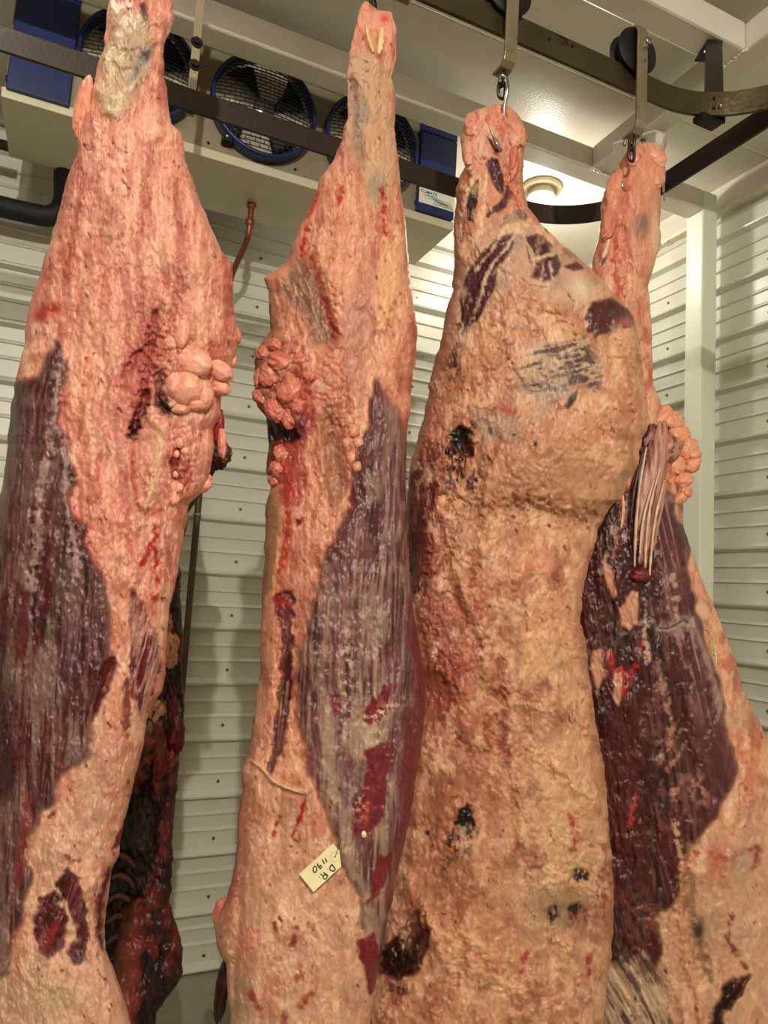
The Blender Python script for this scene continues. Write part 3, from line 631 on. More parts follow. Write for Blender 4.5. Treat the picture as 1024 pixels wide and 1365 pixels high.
# ---- 2: second side, seen from the inside, with the paper tag
def skin2(X, Y):
    s = Skin(X, Y, (212, 138, 108))
    s.fat((196, 118, 92), (220, 164, 130), (178, 84, 66), 5, .0016, 9)
    s.mix((204, 166, 132), sstep(950, 1250, Y)*.6); s.mottle(6, .4+.6*sstep(950, 1200, Y))
    # hock with white tendons
    m = s.poly([(468, 75), (500, 70), (524, 100), (524, 150), (528, 230), (512, 300), (492, 270), (470, 200), (466, 120)], 10, 8, 22, 3); s.mix((192, 152, 116), m*.85); s.mix((164, 136, 112), m*sstep(0, .4, fbm(X/18, Y/50, 4)))
    m = s.poly([(482, 5), (500, 14), (520, 18), (524, 60), (516, 74), (508, 40), (492, 34), (478, 40)], 6, 5); s.mix((226, 150, 130), m*.7)
    s.mix((216, 70, 60), s.win(513, 25, 6, 6), .8); s.mix((196, 80, 60), s.stroke([(478, 35), (490, 60), (503, 75)], 2)*.8)
    s.H += .008*s.stroke([(490, 200), (498, 100), (500, 60)], 10, 2); s.H -= .006*s.stroke([(484, 230), (474, 160), (470, 110)], 5, 2)
    s.mix((150, 112, 92), s.stroke([(482, 220), (474, 150), (472, 110)], 6)*.7)
    # reddish edge, cavity mesh
    for p in ([(412, 290), (402, 340)], [(425, 252), (414, 285)], [(455, 250), (452, 270)], [(510, 250), (512, 310)]): s.mix((190, 44, 38), s.stroke(p, 3.4, 3), .8)
    m = s.poly([(386, 352), (412, 344), (430, 370), (436, 410), (448, 455), (438, 466), (418, 460), (408, 430), (392, 405), (376, 392), (380, 370)], 10, 10, 14, 6)
    s.mix((134, 92, 70), m*.9); x, y = rot(X, Y, -22); s.mix((206, 158, 122), m*sstep(.72, .86, ridged(x/5, y/24, 2))*.75); s.H -= .012*m; s.H += .003*m*ridged(x/5, y/24, 2)
    for p in ([(420, 300), (432, 360), (452, 440)], [(450, 300), (448, 380), (452, 450), (440, 470)]): s.H += .005*s.stroke(p, 7, 3)
    m = s.stroke([(418, 345), (428, 390), (446, 440), (446, 462)], 5, 5); s.mix((170, 50, 44), m*.75, .8)
    # yellow tendon ridge down the middle right
    m = s.poly([(512, 320), (532, 325), (534, 380), (528, 420), (516, 446), (500, 440), (500, 400)], 6, 4); s.mix((218, 160, 112), m*.8); s.H += .006*m
    m = s.poly([(464, 380), (500, 360), (496, 460), (482, 540), (468, 520), (456, 450)], 10, 9); s.mix((190, 128, 104), m*.8)
    s.mix((180, 66, 54), s.stroke([(524, 400), (514, 440)], 3, 3)*.7)
    # lumpy fat left, dark gap and blood
    lump = s.poly([(350, 440), (385, 440), (410, 470), (420, 520), (405, 565), (385, 575), (355, 560), (338, 520), (338, 480)], 12, 10); F1, F2, I = worley(X/13, Y/12, 3)
    s.H += .011*lump*(1-np.clip(F1*1.2, 0, 1)**2); s.mix((150, 42, 40), lump*(1-sstep(0, .16, F2-F1))*.65, .8)
    lump = s.poly([(425, 470), (455, 480), (480, 560), (484, 610), (470, 640), (452, 600), (430, 540)], 10, 8); F1, F2, I = worley(X/8, Y/8, 6)
    s.H += .006*lump*(1-np.clip(F1*1.2, 0, 1)**2); s.mix((176, 66, 56), lump*(1-sstep(0, .14, F2-F1))*.6, .8)
    m = s.poly([(395, 490), (420, 500), (418, 560), (408, 620), (400, 680), (380, 660), (366, 610), (372, 575), (392, 560)], 8, 14, 12, 5); s.mix((168, 50, 44), m*.75, .85)
    m = s.poly([(354, 560), (372, 562), (392, 570), (400, 582), (392, 594), (375, 586), (357, 592)], 3, 6, 8, 3); s.mix((60, 10, 18), m, .9); s.H -= .016*m
    m = s.poly([(357, 592), (380, 588), (378, 602), (366, 640), (358, 640)], 4, 6, 8, 4); s.mix((128, 16, 22), m*.95, .95)
    s.mix((84, 30, 56), s.win(402, 568, 7, 14)*.8)
    m = s.poly([(426, 560), (440, 540), (458, 600), (460, 650), (446, 690), (434, 640)], 6, 6); s.mix((166, 112, 88), m*.8); s.H -= .009*m
    s.H += .007*s.stroke([(424, 545), (430, 620), (436, 700), (430, 760)], 6, 2); s.H -= .005*s.stroke([(442, 560), (450, 640), (446, 710)], 5, 3)
    for p in ([(378, 640), (385, 700), (374, 760)], [(382, 620), (388, 660)]): s.mix((186, 40, 36), s.stroke(p, 3.5, 4)*.8, .9)
    s.mix((120, 16, 20), s.poly([(394, 692), (404, 690), (402, 698), (396, 704)], 2, 2), .9)
    # cartilage strip
    m = s.poly([(352, 660), (370, 655), (372, 700), (366, 780), (350, 800), (346, 740)], 4, 3); s.mix((178, 124, 82), m*.9); s.C *= (1-.18*m*ridged(X/4, Y/80, 5))[..., None]; s.H += .004*m
    # left muscle slot
    m = s.poly([(388, 786), (392, 800), (388, 850), (391, 900), (384, 960), (376, 1005), (362, 1032), (356, 1034), (362, 990), (372, 930), (378, 870), (374, 830), (364, 800), (366, 790)], 3, 6, 10, 4)
    s.lean(m, 6, amt=.35, seed=4, dark=(84, 24, 34), mid=(122, 40, 46), mem=(176, 132, 116)); s.H -= .008*m
    s.mix((170, 34, 36), s.poly([(364, 795), (388, 788), (386, 812), (370, 815)], 4, 8, 7)*.8, .9)
    s.bump(362, 880, 10, 70, .010, 3)
    s.H += .008*s.stroke([(334, 1014), (348, 1022), (362, 1038), (384, 1050), (408, 1056)], 3.2, .8); s.mix((222, 170, 140), s.stroke([(334, 1014), (348, 1022), (362, 1038), (384, 1050), (408, 1056)], 3, .8)*.9)
    # main muscle
    M = s.poly([(502, 496), (510, 518), (524, 548), (540, 590), (548, 640), (552, 700), (560, 800), (580, 900), (580, 960), (560, 1060), (540, 1150), (520, 1250), (500, 1316), (489, 1300), (482, 1240), (474, 1180), (456, 1150), (444, 1090), (428, 1060), (410, 1010), (404, 960), (398, 900), (402, 860), (416, 800), (430, 750), (448, 722), (466, 680), (476, 640), (484, 590), (492, 540), (496, 505)], 6, 13, 40, 6)
    s.lean(M, 2, amt=.34, seed=8, dark=(98, 40, 50), mid=(132, 70, 76), mem=(182, 148, 134), purple=(116, 78, 88), fine=3.0)
    g = M*sstep(740, 900, Y)*(1-sstep(0, 1, (X-520)/30))*sstep(-.2, .3, fbm(X/22, Y/110, 3, 4)+.8*(ridged(X/5, Y/130, 6)-.6)); s.mix((174, 142, 120), g*.8, .3)
    s.mix((104, 38, 46), M*s.stroke([(500, 510), (488, 590), (480, 640), (462, 700), (440, 750)], 9, 5)*.85)
    s.mix((112, 70, 72), M*s.win(506, 560, 14, 60)*.6)
    red = s.poly([(545, 800), (560, 830), (572, 900), (566, 1000), (550, 1080), (534, 1150), (520, 1220), (516, 1180), (530, 1100), (545, 1000), (550, 920), (540, 860)], 6, 14, 16, 5, 1, .4); s.mix((126, 30, 42), red*.75, .8)
    for i, p in enumerate(([(492, 968), (484, 960), (500, 930), (512, 914), (522, 920), (520, 940), (512, 955)], [(488, 1002), (522, 990), (520, 1030), (514, 1050), (510, 1085), (496, 1108), (480, 1116), (470, 1100), (468, 1072), (484, 1060), (490, 1030)], [(492, 1205), (500, 1165), (508, 1140), (520, 1140), (514, 1170), (504, 1190)], [(476, 1252), (498, 1244), (506, 1262), (500, 1290), (494, 1322), (484, 1300), (480, 1275)], [(444, 930), (450, 925), (452, 950), (446, 956)])):
        m = s.poly(p, 3, 7, 9, i, 1, .6); s.lean(m, 2, amt=.08, seed=i, dark=(112, 14, 32), mid=(140, 24, 44), rel=.0008); s.mix((142, 20, 40), m*.65, .9); s.H -= .002*m
    s.mix((196, 60, 56), s.win(489, 1080, 3, 20, 6)*.8, .95)
    m = s.win(500, 955, 40, 9, -28)+s.win(478, 1070, 12, 20)+s.win(462, 900, 10, 60)+s.win(500, 980, 10, 14); s.mix((208, 174, 146), m*sstep(.0, .25, fbm(X/5, Y/5, 3, 4))*.9)
    s.H += .010*M
    for p in ([(408, 1062), (400, 1090), (390, 1115), (397, 1122)], [(374, 1088), (364, 1112)], [(395, 1100), (400, 1120)]): s.mix((176, 38, 36), s.stroke(p, 2, 2), .9)
    for p, w_ in (([(396, 1238), (392, 1256), (388, 1262)], 3.5), ([(412, 1232), (418, 1240)], 4), ([(400, 1292), (396, 1304)], 5), ([(402, 1340), (415, 1325)], 4), ([(336, 1325), (344, 1345)], 5), ([(366, 1232), (367, 1242)], 2), ([(378, 1350), (380, 1365)], 4)): s.mix((160, 40, 38), s.stroke(p, w_, 3)*.85, .9)
    # rolled left edge lower down
    s.H -= .010*s.stroke([(326, 1050), (320, 1150), (318, 1230), (312, 1300), (308, 1370)], 6, 2); s.mix((176, 84, 62), s.stroke([(322, 1050), (314, 1150), (300, 1230)], 12, 4)*.7)
    s.mix((226, 120, 94), s.win(330, 1260, 14, 30)*.5); s.bump(344, 1200, 20, 150, .008, 3)
    s.specks(7, 25, .24, .075, (140, 32, 32)); s.specks(4, 12, .10, .12, (160, 56, 48)); s.veins(9, 30, .90, (166, 60, 50)); s.veins(2, 30, .90, (160, 40, 36), .8, s.win(370, 600, 40, 60))
    s.mix((120, 40, 30), s.win(488, 700, 8, 10)*.0)
    return s
L2 = [(2, 485), (6, 481), (12, 480), (37, 473), (53, 471), (70, 466), (100, 463), (156, 463), (175, 459), (189, 454), (216, 444), (234, 430), (237, 427), (252, 423), (279, 410), (309, 396), (340, 386), (350, 380), (366, 358), (371, 351), (380, 355), (396, 358), (440, 359), (456, 349), (479, 340), (526, 340), (543, 343), (556, 356), (599, 358), (629, 355), (646, 362), (669, 354), (738, 353), (780, 351), (844, 347), (891, 348), (926, 341), (986, 334), (1018, 326), (1029, 321), (1054, 323), (1080, 319), (1144, 315), (1196, 302), (1230, 286), (1260, 289), (1286, 301), (1337, 305), (1365, 308), (1450, 305), (1600, 320), (1740, 370)]
R2 = [(2, 489), (10, 500), (14, 505), (15, 522), (37, 529), (80, 529), (103, 522), (120, 528), (166, 526), (199, 529), (226, 532), (266, 537), (299, 541), (340, 544), (406, 551), (440, 556), (479, 554), (526, 548), (552, 547), (566, 543), (639, 541), (705, 544), (780, 547), (814, 551), (866, 561), (917, 567), (951, 566), (1003, 561), (1054, 553), (1106, 544), (1149, 532), (1200, 523), (1251, 512), (1294, 504), (1333, 496), (1365, 493), (1450, 485), (1600, 470), (1740, 420)]
beef2 = carcass('side_of_beef', 'b2', 1.385, L2, R2, skin2, n=200, tmax=.085, bmax=.10, seed=4)
tag(beef2, 'second side of beef from the left, inner face, carrying the cream paper tag', 'meat', 'sides of beef hanging in the cold room')
K2 = ((374, 482, 15, 13), (362, 500, 16, 15), (388, 520, 15, 18), (368, 545, 16, 14), (386, 556, 14, 11), (352, 470, 9, 10), (350, 530, 9, 14), (376, 605, 11, 11), (370, 625, 10, 10), (345, 505, 7, 14), (398, 540, 10, 12), (366, 460, 10, 8), (366, 640, 9, 8), (402, 478, 9, 12), (412, 500, 8, 10))
for i, (a, b, c, d) in enumerate(K2):
    lobe('kidney_fat_lobe', 'b2', a, b, c, d, .014, beef2, (208, 112, 92), (222, 150, 126), i*20, i+60, .55, blood=.6, n=34, pebble=.18, amp=.3)
for i, (a, b, c) in enumerate(((472, 575, 7), (478, 590, 7), (470, 610, 8), (476, 622, 6), (466, 560, 6), (462, 590, 6))):
    lobe('fat_bead', 'b2', a, b, c, c*1.2, .007, beef2, (214, 140, 110), (222, 164, 130), 0, i+80, .25, n=14)
strand('tendon', 'b2', [(488, 34), (492, 52), (498, 70)], .0045, beef2, (220, 178, 120), 'cream tendon in the cut hock')
strand('tendon', 'b2', [(509, 38), (508, 55), (505, 72)], .0062, beef2, (232, 200, 148), 'cream tendon in the cut hock')
strand('fold_of_membrane', 'b2', [(335, 1014), (350, 1024), (364, 1040), (384, 1050), (405, 1057)], .0035, beef2, (214, 164, 132))
lobe('bone_tip', 'b2', 485, 1112, 3.4, 4.6, .006, beef2, (244, 226, 196), (240, 216, 180), 0, 90, .1, n=12, blood=0, lab='tiny white bone tip in the red muscle')
lobe('dark_flap', 'b2', 296, 1320, 9, 42, .012, beef2, (46, 14, 16), (84, 26, 26), 8, 91, .3, D=1.42, lab='dark dried strip low on the left edge')
lobe('edge_flap', 'b2', 300, 1232, 14, 34, .010, beef2, (208, 120, 90), (188, 96, 74), -6, 92, .3, D=1.385)

# ---- 3: third side, fat outer face towards the viewer
def skin3(X, Y):
    s = Skin(X, Y, (202, 146, 112))
    s.fat((184, 118, 82), (212, 160, 120), (176, 94, 66), 3, .0034, 8.5, 1, .9, .45)
    s.mix((176, 132, 92), s.win(760, 640, 90, 60)*.7); s.mix((214, 150, 118), s.win(790, 560, 60, 60)*.5); s.mix((218, 136, 106), s.win(740, 760, 60, 90)*.45)
    s.mix((176, 84, 62), s.win(600, 900, 70, 130)*.65); s.mix((166, 92, 58), s.win(600, 1060, 80, 90)*.6); s.mix((164, 98, 62), s.win(590, 1170, 70, 80)*.5)
    s.mix((208, 170, 132), s.win(745, 1100, 60, 220)*.5); s.mix((172, 142, 98), s.win(745, 1200, 40, 60)*.6)
    # shank
    sh = 1-sstep(255, 345, Y)
    s.mix((212, 138, 112), sh*.7); s.mix((220, 168, 146), s.win(640, 195, 14, 30)*.8); s.mix((192, 70, 60), s.stroke([(672, 170), (668, 200), (680, 240), (690, 275)], 7, 6)*.7, .8)
    s.mix((188, 60, 50), s.stroke([(632, 172), (624, 200), (618, 215)], 2.5, 2)*.8); s.mix((150, 40, 60), s.stroke([(655, 190), (664, 205)], 4, 2)*.9)
    x, y = rot(X, Y, -8); s.mix((196, 152, 122), sh*sstep(.75, .9, ridged(x/9, y/60, 4))*.6)
    left = s.poly([(606, 250), (614, 330), (600, 400), (576, 520), (560, 620), (590, 660), (610, 500), (626, 400), (650, 320), (632, 280)], 10, 10, 20, 3); s.mix((186, 118, 92), left*.6)
    s.H += .008*s.stroke([(630, 230), (624, 290), (640, 330)], 9, 3); s.H -= .006*s.stroke([(645, 215), (648, 260), (640, 320)], 5, 3); s.H -= .005*s.stroke([(668, 240), (690, 280), (740, 330)], 4, 2)
    # white sinew sheet over the upper leg
    m = s.poly([(650, 300), (690, 285), (712, 300), (760, 345), (800, 385), (780, 420), (720, 390), (680, 380), (640, 420), (620, 470), (604, 450), (612, 380), (632, 330)], 12, 12, 20, 7)
    s.mix((200, 160, 132), m*.75); s.mix((166, 138, 124), m*sstep(.0, .35, fbm(X/14, Y/20, 4))*.7)
    fl = s.poly([(598, 250), (612, 240), (616, 300), (606, 380), (588, 440), (570, 520), (556, 600), (548, 640), (560, 500), (590, 380)], 10, 8, 20, 4); s.mix((158, 84, 72), fl*.7)
    P = (([(667, 302), (672, 289), (684, 282), (697, 280), (706, 288), (700, 294), (686, 296)], 0), ([(650, 288), (658, 276), (672, 264), (676, 250), (680, 262), (674, 276), (664, 282)], -30), ([(649, 218), (655, 210), (664, 212), (672, 240), (671, 259), (662, 254), (655, 240)], -12), ([(624, 293), (622, 269), (630, 252), (637, 240), (636, 273), (631, 296)], 6),
         ([(684, 310), (684, 331), (677, 341), (662, 356), (662, 379), (648, 403), (636, 428), (626, 436), (614, 428), (613, 398), (622, 366), (642, 338), (664, 318)], 24), ([(701, 317), (715, 312), (728, 318), (737, 328), (725, 341), (706, 345)], 10), ([(709, 368), (714, 348), (726, 338), (740, 336), (748, 354), (744, 367), (725, 375)], 8),
         ([(752, 356), (769, 347), (778, 357), (762, 361)], 0))
    for i, (p, a) in enumerate(P):
        m = s.poly(p, 2.2, 3, 12, i); s.lean(m, a, amt=.10, seed=i+3, dark=(70, 16, 26), mid=(100, 28, 40), mem=(196, 156, 136), long=40, fine=4, rel=.0006); s.H -= .003*m
    for p in ([(690, 305), (676, 330), (658, 350), (646, 372)], [(672, 306), (655, 335), (634, 360)], [(646, 372), (640, 400), (628, 425)], [(690, 300), (706, 330), (712, 352)], [(716, 345), (730, 340), (745, 336)], [(722, 372), (724, 352)], [(736, 370), (733, 350)], [(662, 382), (664, 400), (664, 440)], [(700, 300), (730, 305), (760, 335)], [(655, 300), (636, 312), (620, 345)], [(612, 320), (616, 280), (626, 240)], [(642, 300), (646, 270), (648, 225)]):
        m = s.stroke(p, 1.8, 1.5); s.mix((224, 190, 160), m*.7); s.H += .0016*m
    s.mix((214, 200, 172), s.win(775, 385, 18, 12, 40)*.7)
    m = s.poly([(781, 412), (786, 404), (799, 399), (816, 398), (832, 410), (846, 424), (841, 435), (816, 442), (794, 448), (783, 440)], 2.5, 4, 9, 4)
    s.lean(m, 0, amt=.02, seed=3, dark=(78, 26, 32), mid=(104, 40, 44)); s.H += .004*m; s.H -= .005*s.stroke([(781, 412), (799, 398), (816, 397)], 4, 1); s.mix((196, 100, 90), m*s.win(836, 430, 12, 8)*.8)
    # ridges and grooves of the upper leg
    for p, w_, h in (([(662, 345), (690, 368), (730, 380), (770, 392)], 8, .006), ([(670, 380), (720, 400), (770, 430), (780, 460)], 9, .006), ([(640, 400), (664, 420), (664, 470)], 5, -.004), ([(850, 440), (846, 500), (852, 560)], 8, .008), ([(836, 450), (838, 520), (820, 600)], 8, .005), ([(800, 470), (820, 520), (816, 580)], 8, .004)):
        s.H += h*s.stroke(p, w_, 4)
    # streaky bare patches
    x, y = rot(X, Y, 78)
    m = s.poly([(690, 480), (700, 462), (740, 455), (782, 452), (800, 480), (795, 520), (770, 515), (745, 530), (720, 545), (706, 520), (688, 500)], 14, 12, 18, 4)
    k = sstep(.50, .66, ridged(x/7, y/26, 7)+.25*fbm(X/20, Y/14, 3)); s.mix((182, 156, 132), m*.75); s.mix((74, 44, 46), m*(1-k)*.85)
    m = s.poly([(720, 510), (745, 500), (760, 515), (735, 545), (710, 560)], 18, 14); s.mix((160, 140, 120), m*.6)
    s.mix((40, 24, 30), s.poly([(760, 530), (770, 520), (768, 532), (758, 545), (752, 542)], 2, 2)*.9)
    for c in ((626, 404, 12, 22), (618, 432, 12, 24), (606, 488, 12, 28)): m = s.win(*c); s.mix((78, 42, 46), m*sstep(-.05, .2, fbm(X/6, Y/9, 5, 4))*.95); s.mix((204, 176, 148), m*sstep(.82, .92, ridged(X/10, Y/14, 5))*.9)
    # dark hollow with bloody streaks
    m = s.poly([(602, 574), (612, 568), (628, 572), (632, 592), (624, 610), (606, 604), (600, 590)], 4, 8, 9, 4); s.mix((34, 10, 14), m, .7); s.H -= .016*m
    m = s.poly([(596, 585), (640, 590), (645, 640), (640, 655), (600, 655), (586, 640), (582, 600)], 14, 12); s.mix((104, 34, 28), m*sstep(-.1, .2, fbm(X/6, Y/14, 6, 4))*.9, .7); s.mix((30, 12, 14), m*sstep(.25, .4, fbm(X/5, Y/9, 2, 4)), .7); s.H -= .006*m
    m = s.poly([(628, 545), (660, 545), (690, 560), (690, 590), (650, 585), (632, 575)], 10, 8); s.mix((158, 132, 112), m*.7)
    for c in ((631, 566), (655, 574), (688, 580), (712, 593)): s.mix((30, 24, 34), s.win(*c, 5, 5, 30)*sstep(-.1, .1, fbm(X/4, Y/4, 3))*1.3)
    s.mix((184, 52, 44), s.stroke([(650, 545), (668, 540), (684, 550)], 2.5, 3)*.8)
    # belly crease
    cr = [(592, 668), (640, 682), (700, 672), (750, 690), (800, 690)]; s.H -= .014*s.stroke(cr, 12, 6); s.mix((140, 92, 60), s.stroke(cr, 10, 6)*.5)
    s.H += .020*s.win(720, 600, 100, 60); s.H += .012*s.win(770, 500, 70, 70); s.H -= .010*s.win(720, 730, 90, 40)
    s.H += .008*s.stroke([(592, 690), (606, 760), (640, 840), (650, 900)], 10, 6); s.H -= .010*s.stroke([(588, 700), (600, 790), (640, 860)], 6, 6); s.mix((160, 52, 44), s.stroke([(625, 735), (632, 800), (650, 850)], 3, 4)*.7, .8)
    s.H += .010*s.win(770, 850, 24, 26); F1, F2, I = worley(X/11, Y/7, 6); s.H += .006*s.win(765, 845, 26, 24)*(1-np.clip(F1*1.2, 0, 1)**2); s.mix((196, 84, 70), s.win(762, 840, 20, 26)*(1-sstep(0, .15, F2-F1))*.8)
    # left flank: bare dark muscle turning away
    m = s.poly([(545, 640), (570, 590), (582, 620), (578, 700), (574, 780), (560, 800), (540, 800), (520, 760), (535, 660)], 6, 8, 12, 4); s.lean(m, -3, amt=.2, seed=6, dark=(70, 20, 24), mid=(110, 34, 34), mem=(170, 110, 86)); s.H -= .006*m
    m = s.poly([(576, 560), (590, 620), (592, 700), (588, 790), (600, 860), (620, 900), (600, 960), (560, 940), (560, 800), (570, 700)], 12, 14, 16, 5); s.mix((146, 56, 42), m*.75, .7)
    for p in ([(574, 500), (568, 620), (572, 760)], [(584, 620), (582, 700), (572, 800), (600, 900)], [(560, 800), (580, 880), (620, 920)]): s.H += .006*s.stroke(p, 6, 5); s.mix((190, 110, 86), s.stroke(p, 4, 4)*.5)
    # lower part: lumps, slashes, dark speckle
    for p in ([(690, 940), (720, 935), (760, 950), (800, 980)], [(710, 1000), (750, 1025), (790, 1065)], [(720, 1150), (750, 1170), (800, 1190)], [(620, 1240), (650, 1270), (670, 1280)], [(740, 1240), (762, 1262)], [(570, 1230), (600, 1250), (640, 1300), (700, 1320)]):
        F1, F2, I = worley(X/8, Y/8, 2); m = s.stroke(p, 9, 5); s.H += m*(.005+.005*(1-F1)); s.mix((220, 164, 124), m*.7)
    for p in ([(610, 985), (625, 1000), (645, 1000), (655, 960)], [(668, 880), (670, 1000), (690, 1080)], [(700, 930), (640, 920)]): s.H -= .007*s.stroke(p, 6, 5); s.mix((150, 52, 36), s.stroke(p, 5, 5)*.6, .7)
    m = s.poly([(612, 1082), (622, 1072), (632, 1082), (632, 1108), (620, 1112), (608, 1100)], 3, 6, 6, 3); s.mix((26, 14, 20), m, .6); s.H -= .008*m
    m = s.poly([(600, 1100), (636, 1108), (636, 1130), (605, 1150), (595, 1170), (590, 1150)], 9, 8); s.mix((36, 20, 28), m*sstep(.05, .25, fbm(X/4, Y/6, 3, 4)))
    s.mix((44, 30, 36), s.win(572, 1115, 5, 18, -20)*sstep(-.05, .2, fbm(X/4, Y/6, 5, 4))); s.mix((80, 64, 60), s.win(750, 1215, 40, 26)*.45)
    for p, sd in (([(764, 1160), (782, 1158), (784, 1172), (770, 1178)], 1), ([(760, 1208), (772, 1204), (784, 1216), (782, 1230), (766, 1232), (756, 1222)], 2), ([(728, 1212), (742, 1206), (744, 1222), (734, 1232)], 3)):
        m = s.poly(p, 3, 5, 6, sd); s.mix((50, 20, 26), m*sstep(-.3, .05, fbm(X/3, Y/8, 3)), .7); s.H -= .006*m
    for p, w_ in (([(703, 1265), (698, 1285), (693, 1305)], 2.6), ([(760, 1085), (768, 1110), (765, 1130)], 3.5), ([(690, 1120), (686, 1142)], 4), ([(785, 1270), (786, 1320)], 2), ([(804, 1160), (806, 1220)], 1.8), ([(702, 820), (704, 840)], 2.5), ([(745, 750), (742, 772)], 3.5)): s.mix((172, 40, 32), s.stroke(p, w_, 3)*.85, .9)
    m = s.poly([(505, 1270), (530, 1250), (555, 1215), (568, 1230), (572, 1262), (552, 1296), (528, 1306), (506, 1296)], 4, 7, 9, 3); s.mix((74, 18, 18), m, .85); s.H -= .020*m
    s.mix((36, 12, 14), s.poly([(512, 1270), (545, 1262), (550, 1285), (520, 1298)], 3, 9, 7, 5)*.9, .8); s.mix((176, 130, 100), s.win(530, 1276, 10, 10)*sstep(.2, .35, fbm(X/4, Y/4, 4)))
    s.mix((48, 34, 34), s.win(530, 1318, 18, 14)*sstep(-.1, .3, fbm(X/8, Y/8, 4))); s.H += .008*s.stroke([(545, 1170), (556, 1215), (572, 1240), (600, 1290)], 6, 3); s.mix((196, 104, 76), s.stroke([(545, 1170), (556, 1215), (572, 1240)], 5, 3)*.7)
    s.mix((150, 88, 62), sstep(.10, .45, fbm(X/34, Y/44, 13, 5, .6))*.55*sstep(600, 700, Y)); s.mix((226, 184, 148), sstep(.12, .45, fbm(X/20, Y/30, 14, 5, .6))*.5); s.H *= 1.2
    s.veins(4, 26, .885, (158, 58, 44), .7); s.veins(7, 40, .90, (110, 66, 40), .5); s.specks(6, 24, .14, .07, (110, 36, 30)); s.specks(2, 13, .08, .12, (150, 66, 48))
    return s
L3 = [(139, 660), (145, 640), (150, 626), (158, 619), (173, 615), (200, 616), (220, 620), (236, 612), (263, 608), (306, 605), (346, 606), (386, 603), (412, 596), (445, 590), (479, 580), (500, 575), (513, 573), (556, 565), (596, 553), (640, 545), (700, 540), (780, 536), (880, 530), (1000, 520), (1150, 506), (1250, 492), (1365, 480), (1500, 475), (1650, 490), (1740, 530)]
R3 = [(139, 668), (142, 678), (150, 690), (160, 696), (183, 703), (206, 699), (246, 697), (276, 703), (296, 719), (323, 746), (343, 772), (369, 799), (399, 826), (419, 844), (439, 850), (462, 855), (500, 859), (523, 860), (556, 864), (575, 862), (590, 854), (619, 850), (636, 839), (666, 829), (673, 816), (706, 799), (739, 789), (779, 779), (825, 774), (862, 782), (887, 784), (926, 789), (972, 796), (1029, 807), (1079, 810), (1136, 816), (1200, 818), (1271, 816), (1306, 810), (1365, 805), (1500, 795), (1650, 770), (1740, 700)]
beef3 = carcass('side_of_beef', 'b3', 1.53, L3, R3, skin3, n=250, tmax=.115, bmax=.10, seed=9, jag=2.8)
tag(beef3, 'third side of beef from the left, its tan fat outer face with dark bare patches', 'meat', 'sides of beef hanging in the cold room')
for i, (a, b, c, d, g) in enumerate(((852, 470, 9, 16, 0), (856, 500, 8, 14, 0), (848, 525, 10, 14, 20), (852, 560, 14, 18, 0), (846, 590, 9, 16, 10), (838, 545, 10, 20, 10), (612, 672, 9, 12, 0), (590, 668, 8, 12, 0))):
    lobe('fat_fold', 'b3', a, b, c, d, .013, beef3, (212, 148, 110), (220, 162, 126), g, i+100, .45, blood=.15, n=26, D=1.525 if a > 800 else None)
for i, (a, b, c, d, h, c1, c2, g) in enumerate(((632, 168, 14, 20, .018, (218, 140, 120), (226, 166, 144), 10), (688, 182, 13, 18, .018, (222, 148, 122), (206, 116, 96), -10), (660, 162, 14, 14, .012, (216, 138, 114), (196, 92, 80), 0), (626, 205, 9, 20, .012, (212, 140, 116), (222, 168, 140), 0), (684, 216, 8, 24, .012, (204, 118, 94), (196, 84, 68), 6))):
    lobe('hock_joint', 'b3', a, b, c, d, h, beef3, c1, c2, g, i+180, .35, blood=.6, n=34, pebble=.06, amp=.3)
strand('hanging_fat', 'b3', [(830, 660), (831, 680), (828, 704)], .004, beef3, (206, 150, 104), D=1.52)
strand('shank_tip', 'b3', [(664, 139), (665, 148), (660, 158)], .006, beef3, (222, 136, 112), D=1.52)

